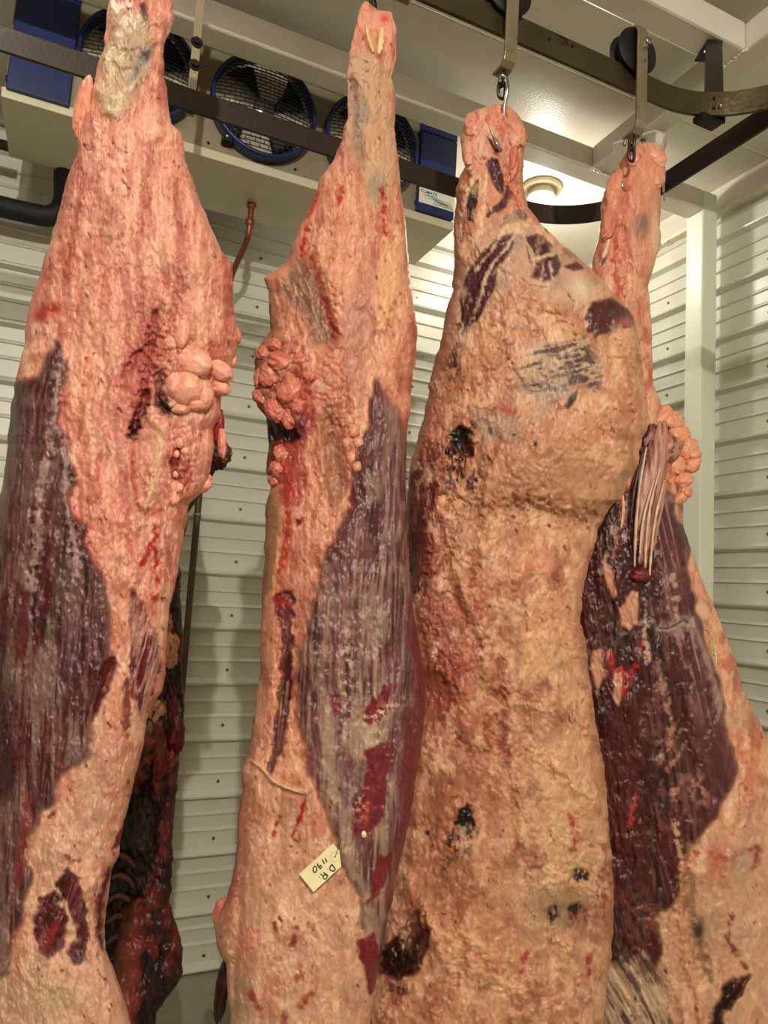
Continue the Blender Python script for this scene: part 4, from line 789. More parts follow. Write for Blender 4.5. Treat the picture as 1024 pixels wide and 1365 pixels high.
# ---- 4: rightmost side, inner face with the tail bone
def skin4(X, Y):
    s = Skin(X, Y, (216, 146, 112))
    s.fat((204, 124, 94), (224, 170, 134), (190, 98, 72), 8, .0014, 9); s.mix((198, 160, 124), sstep(1000, 1150, Y)*.65); s.mottle(8, 1.)
    s.mix((214, 132, 102), (1-sstep(320, 420, Y))*.6)
    s.mix((192, 52, 40), s.stroke([(822, 300), (818, 330), (826, 380), (824, 420)], 5, 6)*.8, .8); s.mix((130, 20, 30), s.win(876, 210, 5, 4)); s.H -= .006*s.win(876, 210, 6, 5)
    s.mix((126, 104, 96), s.win(856, 298, 10, 16, 15)*.85); s.mix((216, 184, 152), s.win(874, 320, 7, 44)*.8); s.mix((120, 24, 28), s.poly([(800, 348), (812, 338), (808, 350), (800, 356)], 2, 2), .9)
    s.mix((216, 200, 180), s.stroke([(817, 305), (806, 340), (800, 352)], 1.6, 1)*.9)
    for p, h in (([(835, 235), (832, 300), (838, 360), (842, 410)], -.006), ([(848, 230), (852, 280), (862, 330)], .006), ([(822, 240), (812, 290), (806, 340)], .006)): s.H += h*s.stroke(p, 7, 3)
    s.mix((190, 84, 66), s.stroke([(835, 235), (832, 300), (838, 360)], 5, 4)*.6)
    s.mix((196, 70, 62), s.stroke([(862, 440), (866, 500), (860, 540)], 4, 4)*.6)
    M = s.poly([(720, 640), (800, 690), (830, 655), (850, 640), (872, 646), (884, 650), (896, 662), (904, 690), (914, 740), (926, 790), (940, 830), (952, 880), (966, 930), (976, 980), (978, 1020), (966, 1060), (956, 1084), (938, 1110), (924, 1126), (914, 1150), (904, 1180), (886, 1210), (880, 1250), (872, 1290), (856, 1262), (830, 1284), (812, 1280), (740, 1300), (700, 1200), (700, 700)], 5, 16, 36, 4)
    s.lean(M, -10, amt=.20, seed=7, dark=(52, 8, 15), mid=(92, 20, 30), mem=(172, 118, 108), purple=(88, 36, 48))
    R = M*sstep(866, 880, X-.16*(Y-700)); s.mix((106, 44, 56), R*.6); xx, yy = rot(X, Y, -14); s.mix((166, 122, 122), R*(1-sstep(880, 1000, Y))*sstep(.62, .85, ridged(xx/9, yy/90, 4))*.8, .4)
    s.mix((104, 14, 20), M*s.win(820, 1060, 50, 120)*.6, .95)
    s.mix((176, 148, 128), M*s.win(965, 930, 14, 90, -16)*sstep(-.2, .2, fbm(X/8, Y/20, 5))*.9)
    for p in ([(803, 750), (808, 748), (818, 768), (822, 790), (818, 800), (808, 780)], [(826, 812), (842, 790), (852, 790), (852, 810), (850, 832), (838, 842), (830, 834)], [(789, 866), (802, 868), (806, 900), (796, 930), (790, 900)], [(820, 895), (828, 890), (830, 920), (824, 940), (818, 930)]):
        m = s.poly(p, 2.5, 4, 9, 3, 1, .5); s.mix((206, 146, 112), m*.95, .3); s.H += .002*m
    for p, c, w_ in (([(862, 800), (860, 850), (866, 880)], (198, 160, 132), 3), ([(895, 765), (902, 800), (905, 830)], (186, 150, 140), 3), ([(876, 880), (886, 930), (896, 960), (892, 990)], (176, 124, 104), 4), ([(855, 860), (842, 900), (830, 925)], (190, 30, 30), 2.5), ([(812, 870), (818, 890), (834, 900)], (190, 36, 36), 5), ([(900, 1090), (904, 1130), (912, 1160)], (196, 156, 124), 3), ([(838, 1100), (848, 1060)], (186, 60, 50), 2)): s.mix(c, s.stroke(p, w_, 4)*.85, .8)
    for p in ([(815, 700), (822, 720), (818, 740)], [(808, 735), (800, 770)], [(838, 670), (832, 720)]): s.mix((186, 140, 122), s.stroke(p, 2.5, 4)*.7)
    k = [(880, 838), (892, 838), (902, 832), (912, 826), (917, 830)]; s.mix((176, 150, 136), s.stroke(k, 7, 3)*.7); s.mix((40, 20, 26), s.stroke(k, 1.3, .6)); s.H -= .003*s.stroke(k, 2, .6)
    for c in ((892, 1010), (900, 1060), (930, 1050)): s.mix((186, 128, 108), M*s.win(*c, 14, 26, -20)*sstep(0, .3, fbm(X/7, Y/9, 4))*.9)
    s.H += .010*M; s.H += .006*R
    # bottom: membrane, folds, holes
    m = s.poly([(806, 1300), (850, 1262), (874, 1290), (890, 1330), (900, 1400), (800, 1400)], 6, 8); s.lean(m, -30, amt=.9, seed=2, dark=(96, 62, 54), mid=(140, 104, 84), mem=(196, 162, 130))
    m = s.poly([(832, 1190), (870, 1175), (884, 1210), (872, 1250), (832, 1280), (822, 1270)], 8, 10); s.mix((120, 62, 48), m*sstep(-.2, .2, fbm(X/6, Y/6, 6))*.8)
    s.mix((90, 14, 24), s.poly([(826, 1284), (852, 1256), (872, 1250), (884, 1270), (872, 1290), (862, 1262), (838, 1282)], 4, 6), .9)
    for p, h in (([(910, 1160), (906, 1220), (916, 1280), (930, 1330), (936, 1380)], .010), ([(900, 1200), (890, 1300), (920, 1370)], .006), ([(925, 1240), (940, 1300)], -.006)): s.H += h*s.stroke(p, 5, 3)
    s.mix((206, 142, 98), s.stroke([(910, 1160), (906, 1220), (916, 1280), (930, 1330), (936, 1380)], 5, 3)*.8); s.mix((116, 66, 40), s.stroke([(920, 1170), (926, 1240), (944, 1300)], 9, 6)*.6)
    m = s.poly([(950, 1345), (972, 1310), (1000, 1300), (994, 1326), (966, 1350), (955, 1400), (940, 1400)], 4, 7); s.mix((62, 14, 18), m, .8); s.H -= .014*m
    s.mix((50, 22, 16), s.win(932, 1240, 8, 14)*.9); s.mix((174, 52, 34), s.stroke([(920, 1155), (930, 1135), (946, 1140), (970, 1146)], 4, 5)*.8, .8); s.mix((190, 74, 48), s.win(960, 1150, 16, 26)*.5)
    s.mix((150, 30, 34), s.stroke([(1010, 1130), (1006, 1155)], 4, 2)*.95, .9); s.mix((156, 36, 30), s.stroke([(978, 1146), (992, 1132), (1006, 1132)], 2.5, 3)*.8)
    s.mix((178, 150, 124), s.win(988, 1150, 14, 20)*.8); s.mix((140, 36, 30), s.stroke([(974, 1220), (972, 1255), (982, 1275), (994, 1290)], 3, 4)*.85, .8)
    s.mix((176, 56, 46), s.stroke([(984, 1050), (990, 1042), (994, 1052)], 2, 2)*.8)
    s.specks(9, 24, .22, .08, (140, 34, 30)); s.specks(3, 20, .3*1, .10, (128, 28, 30), sstep(1180, 1260, Y)); s.veins(6, 30, .9, (170, 62, 48))
    return s
L4 = [(190, 862), (194, 846), (204, 834), (216, 828), (236, 817), (257, 804), (277, 801), (306, 801), (336, 793), (350, 789), (400, 786), (500, 784), (600, 780), (700, 762), (800, 750), (900, 748), (1100, 752), (1365, 770), (1500, 780), (1650, 820), (1750, 880)]
R4 = [(190, 866), (196, 880), (201, 886), (233, 887), (245, 881), (277, 881), (324, 880), (359, 871), (383, 864), (415, 868), (453, 870), (511, 871), (529, 878), (552, 888), (571, 896), (600, 905), (650, 905), (666, 905), (688, 908), (740, 924), (780, 939), (804, 951), (835, 964), (878, 979), (924, 994), (952, 1007), (985, 1024), (1050, 1045), (1150, 1072), (1300, 1090), (1450, 1090), (1600, 1050), (1750, 980)]
beef4 = carcass('side_of_beef', 'b4', 1.75, L4, R4, skin4, n=250, tmax=.09, bmax=.16, seed=13)
tag(beef4, 'rightmost side of beef, dark red muscle with the sawn tail bone hanging on it', 'meat', 'sides of beef hanging in the cold room')
for i, (a, b, c, d) in enumerate(((905, 580, 14, 14), (918, 598, 12, 14), (924, 620, 9, 12), (912, 640, 10, 12), (898, 560, 12, 14), (916, 656, 7, 8), (900, 618, 14, 14), (892, 640, 8, 12), (884, 560, 10, 20), (908, 664, 7, 12), (926, 606, 7, 9), (902, 600, 9, 9))):
    lobe('kidney_fat_lobe', 'b4', a, b, c, d, .016, beef4, (222, 146, 112), (230, 166, 130), i*25, i+120, .3, blood=.2, n=26, D=1.72)
for i, (a, b, c, d, h, c1, c2, g) in enumerate(((874, 210, 13, 18, .014, (224, 156, 128), (212, 128, 102), 0), (876, 236, 9, 16, .012, (220, 150, 120), (206, 122, 94), 10), (850, 208, 12, 16, .012, (218, 142, 116), (200, 104, 84), -20), (820, 255, 12, 26, .012, (210, 128, 100), (220, 154, 122), 12), (812, 300, 10, 26, .010, (204, 120, 94), (190, 88, 70), 10))):
    lobe('hock_joint', 'b4', a, b, c, d, h, beef4, c1, c2, g, i+190, .5, blood=.5, n=34, pebble=.05, amp=.3)
tail = lobe('tail_bone', 'b4', 866, 672, 18, 96, .020, beef4, (190, 136, 116), (120, 40, 44), 9, 140, .15, D=SURF['b4'](866, 672)-.004, n=70, blood=.9, lab='sawn tail bone with white sinews and red ends')
lobe('tail_root', 'b4', 866, 590, 15, 26, .020, tail, (92, 22, 36), (196, 136, 112), 20, 141, .2, D=SURF['b4'](866, 590)-.012, n=40)
lobe('tail_root', 'b4', 894, 598, 15, 18, .018, tail, (186, 130, 108), (120, 30, 36), 40, 142, .2, D=SURF['b4'](890, 598)-.010, n=40)
lobe('tail_end', 'b4', 854, 767, 13, 10, .014, tail, (130, 20, 24), (84, 12, 18), 0, 143, .2, D=SURF['b4'](854, 767)-.008, n=30, lab='blood red cut end')
for i, (p, r, c) in enumerate((([(862, 596), (854, 640), (848, 700), (846, 756)], .0036, (212, 180, 156)), ([(880, 624), (868, 670), (862, 715), (860, 756)], .0036, (206, 172, 150)), ([(872, 640), (858, 690), (853, 740)], .003, (222, 190, 160)), ([(886, 640), (874, 690), (868, 740), (866, 770)], .003, (220, 188, 156)), ([(858, 600), (846, 650), (840, 700)], .0042, (60, 16, 24)), ([(876, 640), (866, 690)], .003, (92, 34, 36)))):
    strand('sinew', 'b4', p, r, tail, c, D=SURF['b4'](862, 680)-.0215, seed=i)

# ---- 5: dark side hanging on the far rail, behind the first one
def skin5(X, Y):
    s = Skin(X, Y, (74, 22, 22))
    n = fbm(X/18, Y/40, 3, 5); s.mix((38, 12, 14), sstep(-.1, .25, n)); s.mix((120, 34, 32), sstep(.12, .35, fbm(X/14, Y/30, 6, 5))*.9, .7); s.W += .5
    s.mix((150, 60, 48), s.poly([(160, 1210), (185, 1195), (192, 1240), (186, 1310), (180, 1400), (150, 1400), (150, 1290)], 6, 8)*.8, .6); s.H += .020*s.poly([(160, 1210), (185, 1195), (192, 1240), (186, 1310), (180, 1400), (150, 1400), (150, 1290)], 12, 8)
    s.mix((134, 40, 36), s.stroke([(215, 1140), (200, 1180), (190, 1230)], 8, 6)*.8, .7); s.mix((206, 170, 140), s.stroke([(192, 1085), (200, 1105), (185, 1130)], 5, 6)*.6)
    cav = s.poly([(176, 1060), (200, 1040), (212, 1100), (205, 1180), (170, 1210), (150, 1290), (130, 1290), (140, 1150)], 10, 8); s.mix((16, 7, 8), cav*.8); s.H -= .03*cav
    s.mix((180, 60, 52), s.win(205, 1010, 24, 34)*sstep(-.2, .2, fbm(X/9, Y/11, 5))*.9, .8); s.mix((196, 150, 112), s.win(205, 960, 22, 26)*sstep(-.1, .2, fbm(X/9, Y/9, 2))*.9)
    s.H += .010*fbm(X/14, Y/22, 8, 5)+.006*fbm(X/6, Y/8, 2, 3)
    return s
L5 = [(135, 170), (180, 165), (300, 140), (450, 120), (600, 110), (900, 100), (1150, 110), (1365, 120), (1500, 120)]
R5 = [(135, 185), (180, 190), (300, 215), (450, 262), (560, 285), (600, 288), (612, 286), (635, 276), (655, 268), (676, 256), (700, 244), (760, 240), (850, 243), (930, 245), (990, 244), (1010, 238), (1080, 232), (1150, 231), (1190, 228), (1215, 227), (1240, 238), (1262, 244), (1300, 245), (1314, 234), (1330, 222), (1350, 208), (1380, 204), (1500, 190)]
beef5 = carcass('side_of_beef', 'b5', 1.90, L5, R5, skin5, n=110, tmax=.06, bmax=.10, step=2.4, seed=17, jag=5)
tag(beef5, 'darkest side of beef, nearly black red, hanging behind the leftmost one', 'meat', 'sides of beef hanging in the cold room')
for i, (a, b, c, d, h, c1, c2) in enumerate(((240, 700, 9, 17, .02, (206, 140, 118), (186, 110, 90)), (222, 868, 15, 22, .02, (214, 148, 118), (190, 104, 84)), (214, 830, 12, 20, .02, (210, 136, 110), (150, 60, 56)), (203, 945, 16, 20, .02, (206, 156, 118), (196, 132, 96)), (203, 990, 17, 20, .024, (150, 56, 48), (110, 26, 30)), (214, 1018, 14, 22, .024, (140, 34, 36), (90, 20, 26)), (232, 960, 10, 40, .02, (120, 18, 24), (50, 10, 14)), (290, 606, 17, 16, .02, (112, 40, 38), (70, 24, 26)), (272, 632, 12, 24, .02, (96, 30, 30), (60, 18, 22)))):
    lobe('dried_flap', 'b5', a, b, c, d, h, beef5, c1, c2, (0, -4, 0, 10, 8, 20, -6, 20, 25)[i], i+160, .4, D=1.85, n=44, pebble=.14, amp=.5, blood=.8)
for i in range(6):
    y = 1140+i*27; strand('rib', 'b5', [(142, y+10), (156, y), (170, y+4), (180, y+16)], .007, beef5, (92, 54, 46), D=1.858+.004*(i%3), seed=i*3)

# ------------------------------------------------------------------ roller hooks
def hook_for(key, X, z, pts_px, D0, tip):
    P = [(X, 1.296, z+.018), (X+.008, 1.29, z+.008), (X+.010, 1.29, z-.016), (X+.004, 1.29, z-.05), (X, 1.30, z-.09)]
    return smooth_path(P+tip, 8)
def W(px, py, D): return tuple(onD(px, py, D))
root3, z3 = trolley(.805, 'roller hook holding the third side of beef, wheel cut by the photo edge', 2, True, drop=.232)
hp = smooth_path([W(666, 110, 1.50), W(668, 101, 1.50), W(675, 106, 1.50), W(676, 122, 1.50), W(672, 145, 1.51), W(672, 175, 1.52), W(670, 200, 1.50), W(664, 196, 1.475), W(658, 182, 1.47), W(650, 164, 1.465)], 8)
bm = bmesh.new(); n_ = len(hp); tube(bm, hp, [.0050*(1 if i < n_-14 else max(.12, (n_-1-i)/14)) for i in range(n_)], 12); obj('hook', bm, M_CHROME, root3, True)
root4, z4 = trolley(1.197, 'roller hook with its whole wheel in view, holding the rightmost side of beef', 2, True, drop=.262)
hp = smooth_path([W(832, 194, 1.67), W(836, 184, 1.67), W(841, 192, 1.69), W(843, 206, 1.74), W(848, 228, 1.76), W(842, 250, 1.74), W(833, 254, SURF['b4'](833, 254)), W(829, 243, SURF['b4'](829, 243)-.006), W(826, 216, SURF['b4'](829, 225)-.010)], 8)
bm = bmesh.new(); n_ = len(hp); tube(bm, hp, [.0046*(1 if i < n_-14 else max(.12, (n_-1-i)/14)) for i in range(n_)], 12); obj('hook', bm, M_CHROME, root4, True)
for X, px, top, D, lab in ((.545, 497, 14, 1.40, 'black roller hook in the hock of the second side of beef'), (.085, 190, -70, 1.23, 'roller hook above the leftmost side of beef')):
    r_, z_ = trolley(X, lab, 0, True, drop=.150)
    hp = smooth_path([(X, 1.296, z_+.010), W(px+2, top-22, D), W(px+1, top-4, D), W(px-2, top+14, D+.03)], 8)
    bm = bmesh.new(); tube(bm, hp, .008, 12); obj('hook', bm, M_BLACK, r_, True)
# hook on the far rail for the dark side
r_ = empty('roller_hook', (.03, 1.938, RZ+.066), 'roller hook on the far rail for the dark side of beef', 'hook')
bm = bmesh.new(); disc(bm, (.03, 1.918, RZ+.106), (0, 1, 0), .05, .04, 32, .004); obj('wheel', bm, M_BLACK, r_, True)
bm = bmesh.new(); tube(bm, smooth_path([(.03, 1.90, RZ+.14), (.03, 1.895, RZ+.05), (.03, 1.93, RZ-.04), W(178, 150, 1.88), W(180, 175, 1.90)], 6), .007, 10); obj('hook', bm, M_BLACK, r_, True)

# ------------------------------------------------------------------ fan cooler on the far wall side
EX0, EX1, EY, EB, EZ0, EZ1 = -.36, 1.37, 2.57, 2.93, 1.575+Z, 2.04+Z
ev = empty('fan_cooler', ((EX0+EX1)/2, EY, EZ0), 'aluminium ceiling fan cooler with navy fans and navy end panels', 'air cooler')
box_ = box(bmesh.new(), (EX0, EY+.002, EZ0+.012), (EX1, EB, EZ1)); obj('housing', box_, M_GALV, ev, bevel=.004)
bm = bmesh.new(); box(bm, (EX0-.006, EY-.008, EZ0-.014), (EX1+.006, EB+.01, EZ0)); box(bm, (EX0-.006, EY-.010, EZ0-.014), (EX1+.006, EY-.003, EZ0+.022)); box(bm, (EX1-.001, EY-.010, EZ0-.014), (EX1+.006, EB+.01, EZ0+.022))
obj('drain_pan', bm, M_PAN, ev, bevel=.003)
bm = bmesh.new(); box(bm, (EX0, EY-.003, EZ1-.02), (EX1, EY+.004, EZ1+.01)); obj('top_lip', bm, M_GALV, ev)
for x in (EX0+.1, EX1-.1):
    for y in (EY+.06, EB-.06): bm = bmesh.new(); disc(bm, (x, y, EZ1-.01), (0, 0, 1), .006, CE-EZ1+.01, 10); obj('hanger_rod', bm, M_CHROME, ev)
for x in (.20, .32, .66, .78, 1.12):
    for z in (EZ0+.05, EZ0+.30): bm = bmesh.new(); disc(bm, (x, EY+.002, z), (0, -1, 0), .006, .003, 8); obj('panel_screw', bm, M_BLACK, ev)
def fan(cx, cz, R=.205):
    f = empty('fan', (cx, EY, cz), None, None); f.parent = ev; f.matrix_parent_inverse = Matrix.Translation(ev.location).inverted()
    del_ = [k for k in ('label', 'category') if k in f]
    bm = bmesh.new(); disc(bm, (cx, EY-.0005, cz), (0, -1, 0), R-.012, .004, 48); obj('coil_opening', bm, M_FIN, f)
    bm = bmesh.new(); n = 72; rr = []
    for r, y in ((R, EY), (R, EY-.052), (R-.006, EY-.058), (R-.014, EY-.055), (R-.014, EY)):
        rr.append([bm.verts.new((cx+r*math.cos(2*math.pi*k/n), y, cz+r*math.sin(2*math.pi*k/n))) for k in range(n)])
    for i in range(5):
        A = rr[i]; B = rr[(i+1) % 5]
        for k in range(n): bm.faces.new((A[k], A[(k+1) % n], B[(k+1) % n], B[k]))
    obj('guard_ring', bm, M_BLUE, f, True)
    # guard: rows of slots like brickwork, domed
    Ri = R-.012; dome = lambda x, z: EY-.052-.030*max(0, 1-(x*x+z*z)/(Ri*Ri))
    bm = bmesh.new(); rows = 26; dz = 2*Ri/rows
    for i in range(1, rows):
        z = -Ri+i*dz; hw = math.sqrt(max(0, Ri*Ri-z*z))
        pts = [(cx+x, dome(x, z), cz+z) for x in np.linspace(-hw, hw, 15)]; tube(bm, pts, .0021, 5)
        xs = np.arange(-.21, .22, .036)+(.018 if i % 2 else 0)
        for x in xs:
            if x*x+(z+dz)**2 < Ri*Ri and x*x+z*z < Ri*Ri: tube(bm, [(cx+x, dome(x, z), cz+z), (cx+x, dome(x, z+dz), cz+z+dz)], .0021, 4)
    obj('guard_grille', bm, M_GUARD, f)
    bm = bmesh.new(); disc(bm, (cx, EY-.004, cz), (0, -1, 0), .042, .034, 24, .005); obj('fan_hub', bm, M_CHROME, f, True)
    for k in range(4):
        a0 = math.pi/2*k+.3; bm = bmesh.new(); g = []
        for r in np.linspace(.035, .172, 6):
            wd = .26+.5*(r/.17)
            g.append([bm.verts.new((cx+r*math.cos(a0+wd*t), EY-.012-.018*t, cz+r*math.sin(a0+wd*t))) for t in np.linspace(0, 1, 6)])
        for A, B in zip(g, g[1:]):
            for j in range(5): bm.faces.new((A[j], A[j+1], B[j+1], B[j]))
        o = obj('fan_blade', bm, M_BLACK, f, True); sm = o.modifiers.new('s', 'SOLIDIFY'); sm.thickness = .0015
    a = math.radians(232); p = (cx+(R+.006)*math.cos(a), EY-.03, cz+(R+.006)*math.sin(a))
    bm = bmesh.new(); box(bm, (p[0]-.018, EY-.046, p[2]-.016), (p[0]+.02, EY-.002, p[2]+.018)); tg = obj('guard_clip', bm, M_BLACK, f, bevel=.004)
    bm = bmesh.new(); disc(bm, (p[0]-.002, EY-.046, p[2]), (0, -1, 0), .007, .004, 12, .001); obj('clip_screw', bm, M_CHROME, f, True)
for cx in (.052, .512, .965): fan(cx, 1.812+Z)
def end_panel(x0, x1, z0, z1, seam):
    bm = bmesh.new(); box(bm, (x0, EY-.028, z0), (x1, EY+.002, seam-.002)); box(bm, (x0, EY-.028, seam+.002), (x1, EY+.002, z1)); box(bm, (x0-.006, EY-.018, z0+.03), (x0, EY, z0+.05)); box(bm, (x0-.006, EY-.018, z1-.08), (x0, EY, z1-.06))
    return obj('end_panel', bm, M_BLUE, ev, bevel=.004)
ep1 = end_panel(-.352, -.158, 1.588+Z, 2.035+Z, 1.98+Z)
ep2 = end_panel(1.192, 1.366, 1.600+Z, 2.020+Z, 1.955+Z)
lz0, lz1 = 1.632+Z, 1.698+Z
lab_ = obj('label_plate', box(bmesh.new(), (1.194, EY-.0295, lz0), (1.364, EY-.027, lz1)), M_LABEL, ep2)
obj('sticker', box(bmesh.new(), (1.232, EY-.0295, lz1+.012), (1.270, EY-.027, lz1+.027)), M_LABEL, ep2)
def text_mesh(name, body, size, loc, rotm, m, parent, shear=0, extrude=.0004):
    c = bpy.data.curves.new(name, 'FONT'); c.body = body; c.size = size; c.extrude = extrude; c.shear = shear; c.offset = size*.012
    t = bpy.data.objects.new(name, c); COL.objects.link(t)
    bpy.context.view_layer.update(); dg = bpy.context.evaluated_depsgraph_get(); me = bpy.data.meshes.new_from_object(t.evaluated_get(dg)); bpy.data.objects.remove(t)
    me.transform(Matrix.Translation(loc) @ rotm); me.materials.clear()
    return link(name, me, m, parent)
RX = Matrix.Rotation(math.pi/2, 4, 'X')
text_mesh('lettering', 'CLIMATE', .0200, Vector((1.198, EY-.0300, lz1-.021)), RX, M_GREYINK, lab_, .15)
text_mesh('lettering', 'CONTROL', .0200, Vector((1.262, EY-.0300, lz0+.006)), RX, M_GREYINK, lab_, .15)
for k, (dz, dx) in enumerate(((0, 0), (.006, .01), (-.005, .02))):
    bm = bmesh.new(); P = [Vector((1.200+dx+(.150-dx)*t, EY-.0300, (lz0+lz1)/2-.004+dz+.007*math.sin(t*6.0+.2)*(1-.3*k))) for t in np.linspace(0, 1, 24)]
    for i in range(23):
        w0 = .0022*math.sin(math.pi*i/23)+.0002; w1 = .0022*math.sin(math.pi*(i+1)/23)+.0002
        v = [bm.verts.new(q) for q in (P[i]-Vector((0, 0, w0)), P[i+1]-Vector((0, 0, w1)), P[i+1]+Vector((0, 0, w1)), P[i]+Vector((0, 0, w0)))]; bm.faces.new(v)
    obj('wave_mark', bm, M_TEAL, lab_)
# drain fitting and pipe
px0 = Vector((.545, 2.80, EZ0))
pp = smooth_path([(.545, 2.80, EZ0+.00), (.545, 2.80, EZ0-.10), (.542, 2.83, EZ0-.17), (.52, 2.97, EZ0-.26), (.50, 3.12, EZ0-.42), (.497, 3.185, EZ0-.60), (.497, 3.19, EZ0-1.0), (.497, 3.19, .22)], 10)
bm = bmesh.new(); tube(bm, [p for p in pp if p.z > EZ0-.30], .0125, 14); pipe = obj('drain_pipe', bm, M_COPPER, None, True); tag(pipe, 'copper drain pipe bending down from the fan cooler to the back wall', 'pipe')
bm = bmesh.new(); tube(bm, [p for p in pp if p.z <= EZ0-.26], .0150, 14); obj('lower_pipe', bm, M_DARKPIPE, pipe, True)['label'] = 'dark lower run of the pipe'
for z in (EZ0-.012, EZ0-.09): bm = bmesh.new(); disc(bm, (.545, 2.80, z-.02), (0, 0, 1), .019, .03, 18, .003); obj('pipe_collar', bm, M_COPPER, pipe, True)
for z in (.27+Z, -.9+Z): bm = bmesh.new(); disc(bm, (.497, 3.19, z), (0, 0, 1), .019, .012, 18, .002); box(bm, (.487, 3.20, z), (.507, 3.25, z+.012)); obj('pipe_clamp', bm, M_CHROME, pipe, True)
# black insulated line at the far left
bm = bmesh.new(); tube(bm, smooth_path([(-1.6, 3.10, 1.43+Z), (-.8, 3.10, 1.43+Z), (-.30, 3.10, 1.43+Z), (-.20, 3.10, 1.45+Z), (-.17, 3.08, 1.50+Z), (-.17, 2.98, 1.56+Z), (-.17, 2.93, 1.60+Z)], 8), .042, 16)
tag(obj('insulated_pipe', bm, M_INSUL, None, True), 'thick black insulated pipe under the left end of the fan cooler', 'pipe')
bm = bmesh.new(); tube(bm, [(-2.3, 3.05, 1.66+Z), (-.37, 3.05, 1.66+Z)], .02, 12)
tag(obj('refrigerant_pipe', bm, M_DARKPIPE, None, True), 'thin brown pipe entering the left end of the fan cooler', 'pipe')

# ------------------------------------------------------------------ jar lamps
def jar_lamp(loc, label):
    r = empty('ceiling_lamp', loc, label, 'lamp'); x, y, z = loc
    bm = bmesh.new(); disc(bm, (x, y, z), (0, 0, -1), .098, .022, 40, .006); obj('lamp_base', bm, M_LAMPBASE, r, True)
    bm = bmesh.new(); n = 48; rr = []
    for rad, d in ((.058, .020), (.064, .028), (.060, .036), (.066, .044), (.062, .052)):
        rr.append([bm.verts.new((x+rad*math.cos(2*math.pi*k/n), y+rad*math.sin(2*math.pi*k/n), z-d)) for k in range(n)])
    for A, B in zip(rr, rr[1:]):
        for k in range(n): bm.faces.new((A[k], A[(k+1) % n], B[(k+1) % n], B[k]))
    obj('jar_neck', bm, M_JARTOP, r, True)
    bm = bmesh.new(); rr = []
    for rad, d in ((.062, .050), (.064, .08), (.060, .105), (.046, .128), (.022, .140), (.003, .143)):
        rr.append([bm.verts.new((x+rad*math.cos(2*math.pi*k/n), y+rad*math.sin(2*math.pi*k/n), z-d)) for k in range(n)])
    for A, B in zip(rr, rr[1:]):
        for k in range(n): bm.faces.new((A[k], A[(k+1) % n], B[(k+1) % n], B[k]))
    bm.faces.new(rr[-1]); obj('glass_jar', bm, M_JAR, r, True)
jar_lamp(LAMP_A, 'glass jar lamp glowing on the ceiling between the two right hocks')
jar_lamp(LAMP_B, 'glass jar lamp on the ceiling behind the viewer'); jar_lamp(LAMP_C, 'glass jar lamp on the ceiling left of the viewer, above the rails')

# ------------------------------------------------------------------ paper tags
def paper_tag(corners, key, lift, label, lettering=True):
    P = [Vector(onD(x, y, SURF[key](427, 1157)-lift-dd)) for x, y, dd in corners]
    bm = bmesh.new(); f = bm.faces.new([bm.verts.new(p) for p in P]); bmesh.ops.recalc_face_normals(bm, faces=bm.faces)
    return bm, P
D2 = SURF['b2'](427, 1157)
oc = Vector(onD(444, 1125, D2-.010)); ex = Vector(onD(399, 1168, D2-.010))-oc  # long axis from the pointed end to the square end
c1_, c2_, c3_, c4_, c5_, c6_ = [Vector(onD(x, y, D2-d)) for x, y, d in ((444, 1124.5, .006), (399, 1165, .016), (418, 1189, .020), (455, 1155, .010), (453, 1134, .008), (449, 1130, .006))]
bm = bmesh.new(); vs = [bm.verts.new(p) for p in (c1_, c2_, c3_, c4_, c5_, c6_)]; f_ = bm.faces.new(vs)
nrm = (c2_-c1_).cross(c4_-c1_).normalized(); nrm = nrm if nrm.dot(Vector(-hv)) > 0 else -nrm
ext = bmesh.ops.extrude_face_region(bm, geom=[f_]); bmesh.ops.translate(bm, vec=-nrm*.0008, verts=[g for g in ext['geom'] if isinstance(g, bmesh.types.BMVert)])
tg = obj('paper_tag', bm, M_CREAM); tag(tg, 'cream paper tag with handwritten letters and numbers pinned on the second side of beef', 'tag')
def pen(lines, r=.0011):
    for L_ in lines:
        q = smooth_path([(a, b, 0) for a, b in L_], 5) if len(L_) > 2 else [Vector((a, b, 0)) for a, b in L_]
        P = []
        for p in q:
            d_ = ray(p.x, p.y); o_ = Vector(OFF); d_ = Vector(d_); t_ = (c1_-o_).dot(nrm)/d_.dot(nrm); P.append(o_+d_*t_+nrm*.0004)
        bm = bmesh.new(); tube(bm, P, r, 6); yield bm
S_ = lambda x, y: (380+x*100/1024, 1100+y*100/1024)
strokes = {
    'D': [[S_(640, 535), S_(660, 560), S_(682, 592)], [S_(638, 536), S_(615, 570), S_(618, 610), S_(650, 625), S_(680, 618), S_(682, 594)]],
    'R': [[S_(585, 690), S_(555, 735), S_(520, 720), S_(530, 690), S_(560, 665), S_(585, 690)], [S_(575, 690), S_(525, 640)], [S_(530, 690), S_(480, 665)]],
    'dot': [[S_(580, 592), S_(584, 598)], [S_(460, 700), S_(468, 706)]],
    'one': [[S_(545, 452), S_(574, 502)], [S_(508, 468), S_(540, 526)]],
    'nine': [[S_(490, 545), S_(470, 560), S_(480, 590), S_(500, 570), S_(485, 545)], [S_(480, 590), S_(455, 560), S_(442, 522)]],
    'zero': [[S_(410, 555), S_(385, 590), S_(390, 635), S_(420, 638), S_(434, 600), S_(415, 556)]]}
for k, ls in strokes.items():
    allb = bmesh.new()
    for b_ in pen(ls):
        me_ = bpy.data.meshes.new('t'); b_.to_mesh(me_); b_.free(); allb.from_mesh(me_)
    obj('handwriting', allb, M_INK, tg)
bm = bmesh.new(); [None for _ in ()]
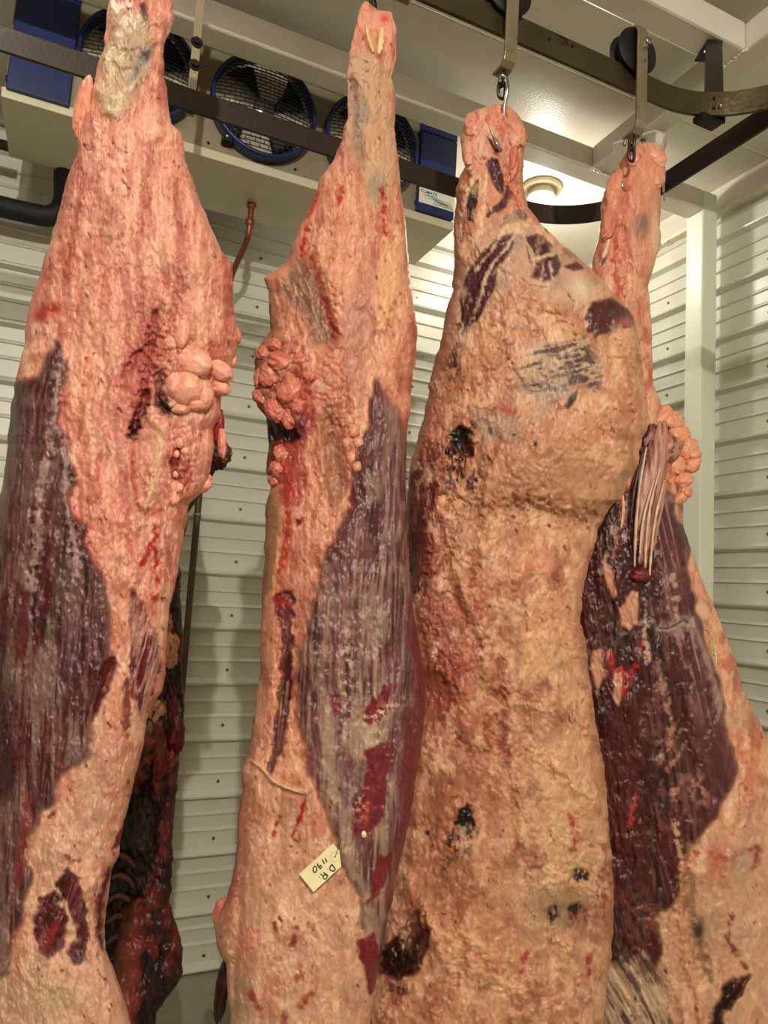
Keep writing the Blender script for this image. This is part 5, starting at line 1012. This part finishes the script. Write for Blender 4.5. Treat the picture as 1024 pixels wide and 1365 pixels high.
ring_ = [S_(685+60*math.cos(a), 430+62*math.sin(a)) for a in np.linspace(0, 2*math.pi, 28)]
for b_ in pen([ring_], .0003):
    obj('ring_mark', b_, mat('tan_ring', (196, 176, 110), .6), tg)
for b_ in pen([[S_(678, 425), S_(690, 432)]], .0016): obj('tag_hole', b_, M_INK, tg)
sp = smooth_path([tuple(onD(*S_(688, 428), D2-.011)), tuple(onD(*S_(715, 340), D2-.012)), tuple(onD(*S_(735, 260), D2-.010)), tuple(onD(*S_(765, 205), D2-.001))], 5)
bm = bmesh.new(); tube(bm, sp, .0006, 6); obj('string', bm, M_STRING, tg)
# narrow tag on the rightmost side, seen nearly edge on
D4 = SURF['b4'](950, 870)
c = [Vector(onD(x, y, D4-d)) for x, y, d in ((947, 846, .004), (951, 852, .012), (956, 880, .020), (955, 891, .018), (949, 884, .004), (947, 860, .002))]
bm = bmesh.new(); f_ = bm.faces.new([bm.verts.new(p) for p in c]); n2_ = (c[2]-c[0]).cross(c[4]-c[0]).normalized()
ext = bmesh.ops.extrude_face_region(bm, geom=[f_]); bmesh.ops.translate(bm, vec=n2_*.0008, verts=[g for g in ext['geom'] if isinstance(g, bmesh.types.BMVert)])
tg2 = obj('paper_tag', bm, M_CREAM); tag(tg2, 'narrow cream paper tag seen edge on, pinned on the rightmost side of beef', 'tag')
for a, b in (((951, 866), (953, 868)), ((951, 872), (953.5, 875))):
    bm = bmesh.new(); tube(bm, [Vector(onD(*a, D4-.020)), Vector(onD(*b, D4-.0215))], .0008, 6); obj('handwriting', bm, M_INK, tg2)
bm = bmesh.new(); tube(bm, smooth_path([tuple(onD(950, 852, D4-.012)), tuple(onD(944, 842, D4-.012)), tuple(onD(939, 840, D4-.0))], 5), .0006, 6); obj('string', bm, M_STRING, tg2)

for o in list(COL.objects):
    if o.parent is None and 'category' in o:
        g = {'hook': 'roller hooks on the overhead rails', 'rail': 'overhead rails', 'bracket': 'brackets holding the rails', 'lamp': 'jar lamps on the ceiling', 'beam': 'white steel beams under the ceiling', 'tag': 'paper tags on the beef'}.get(o['category'])
        if g: o['group'] = g
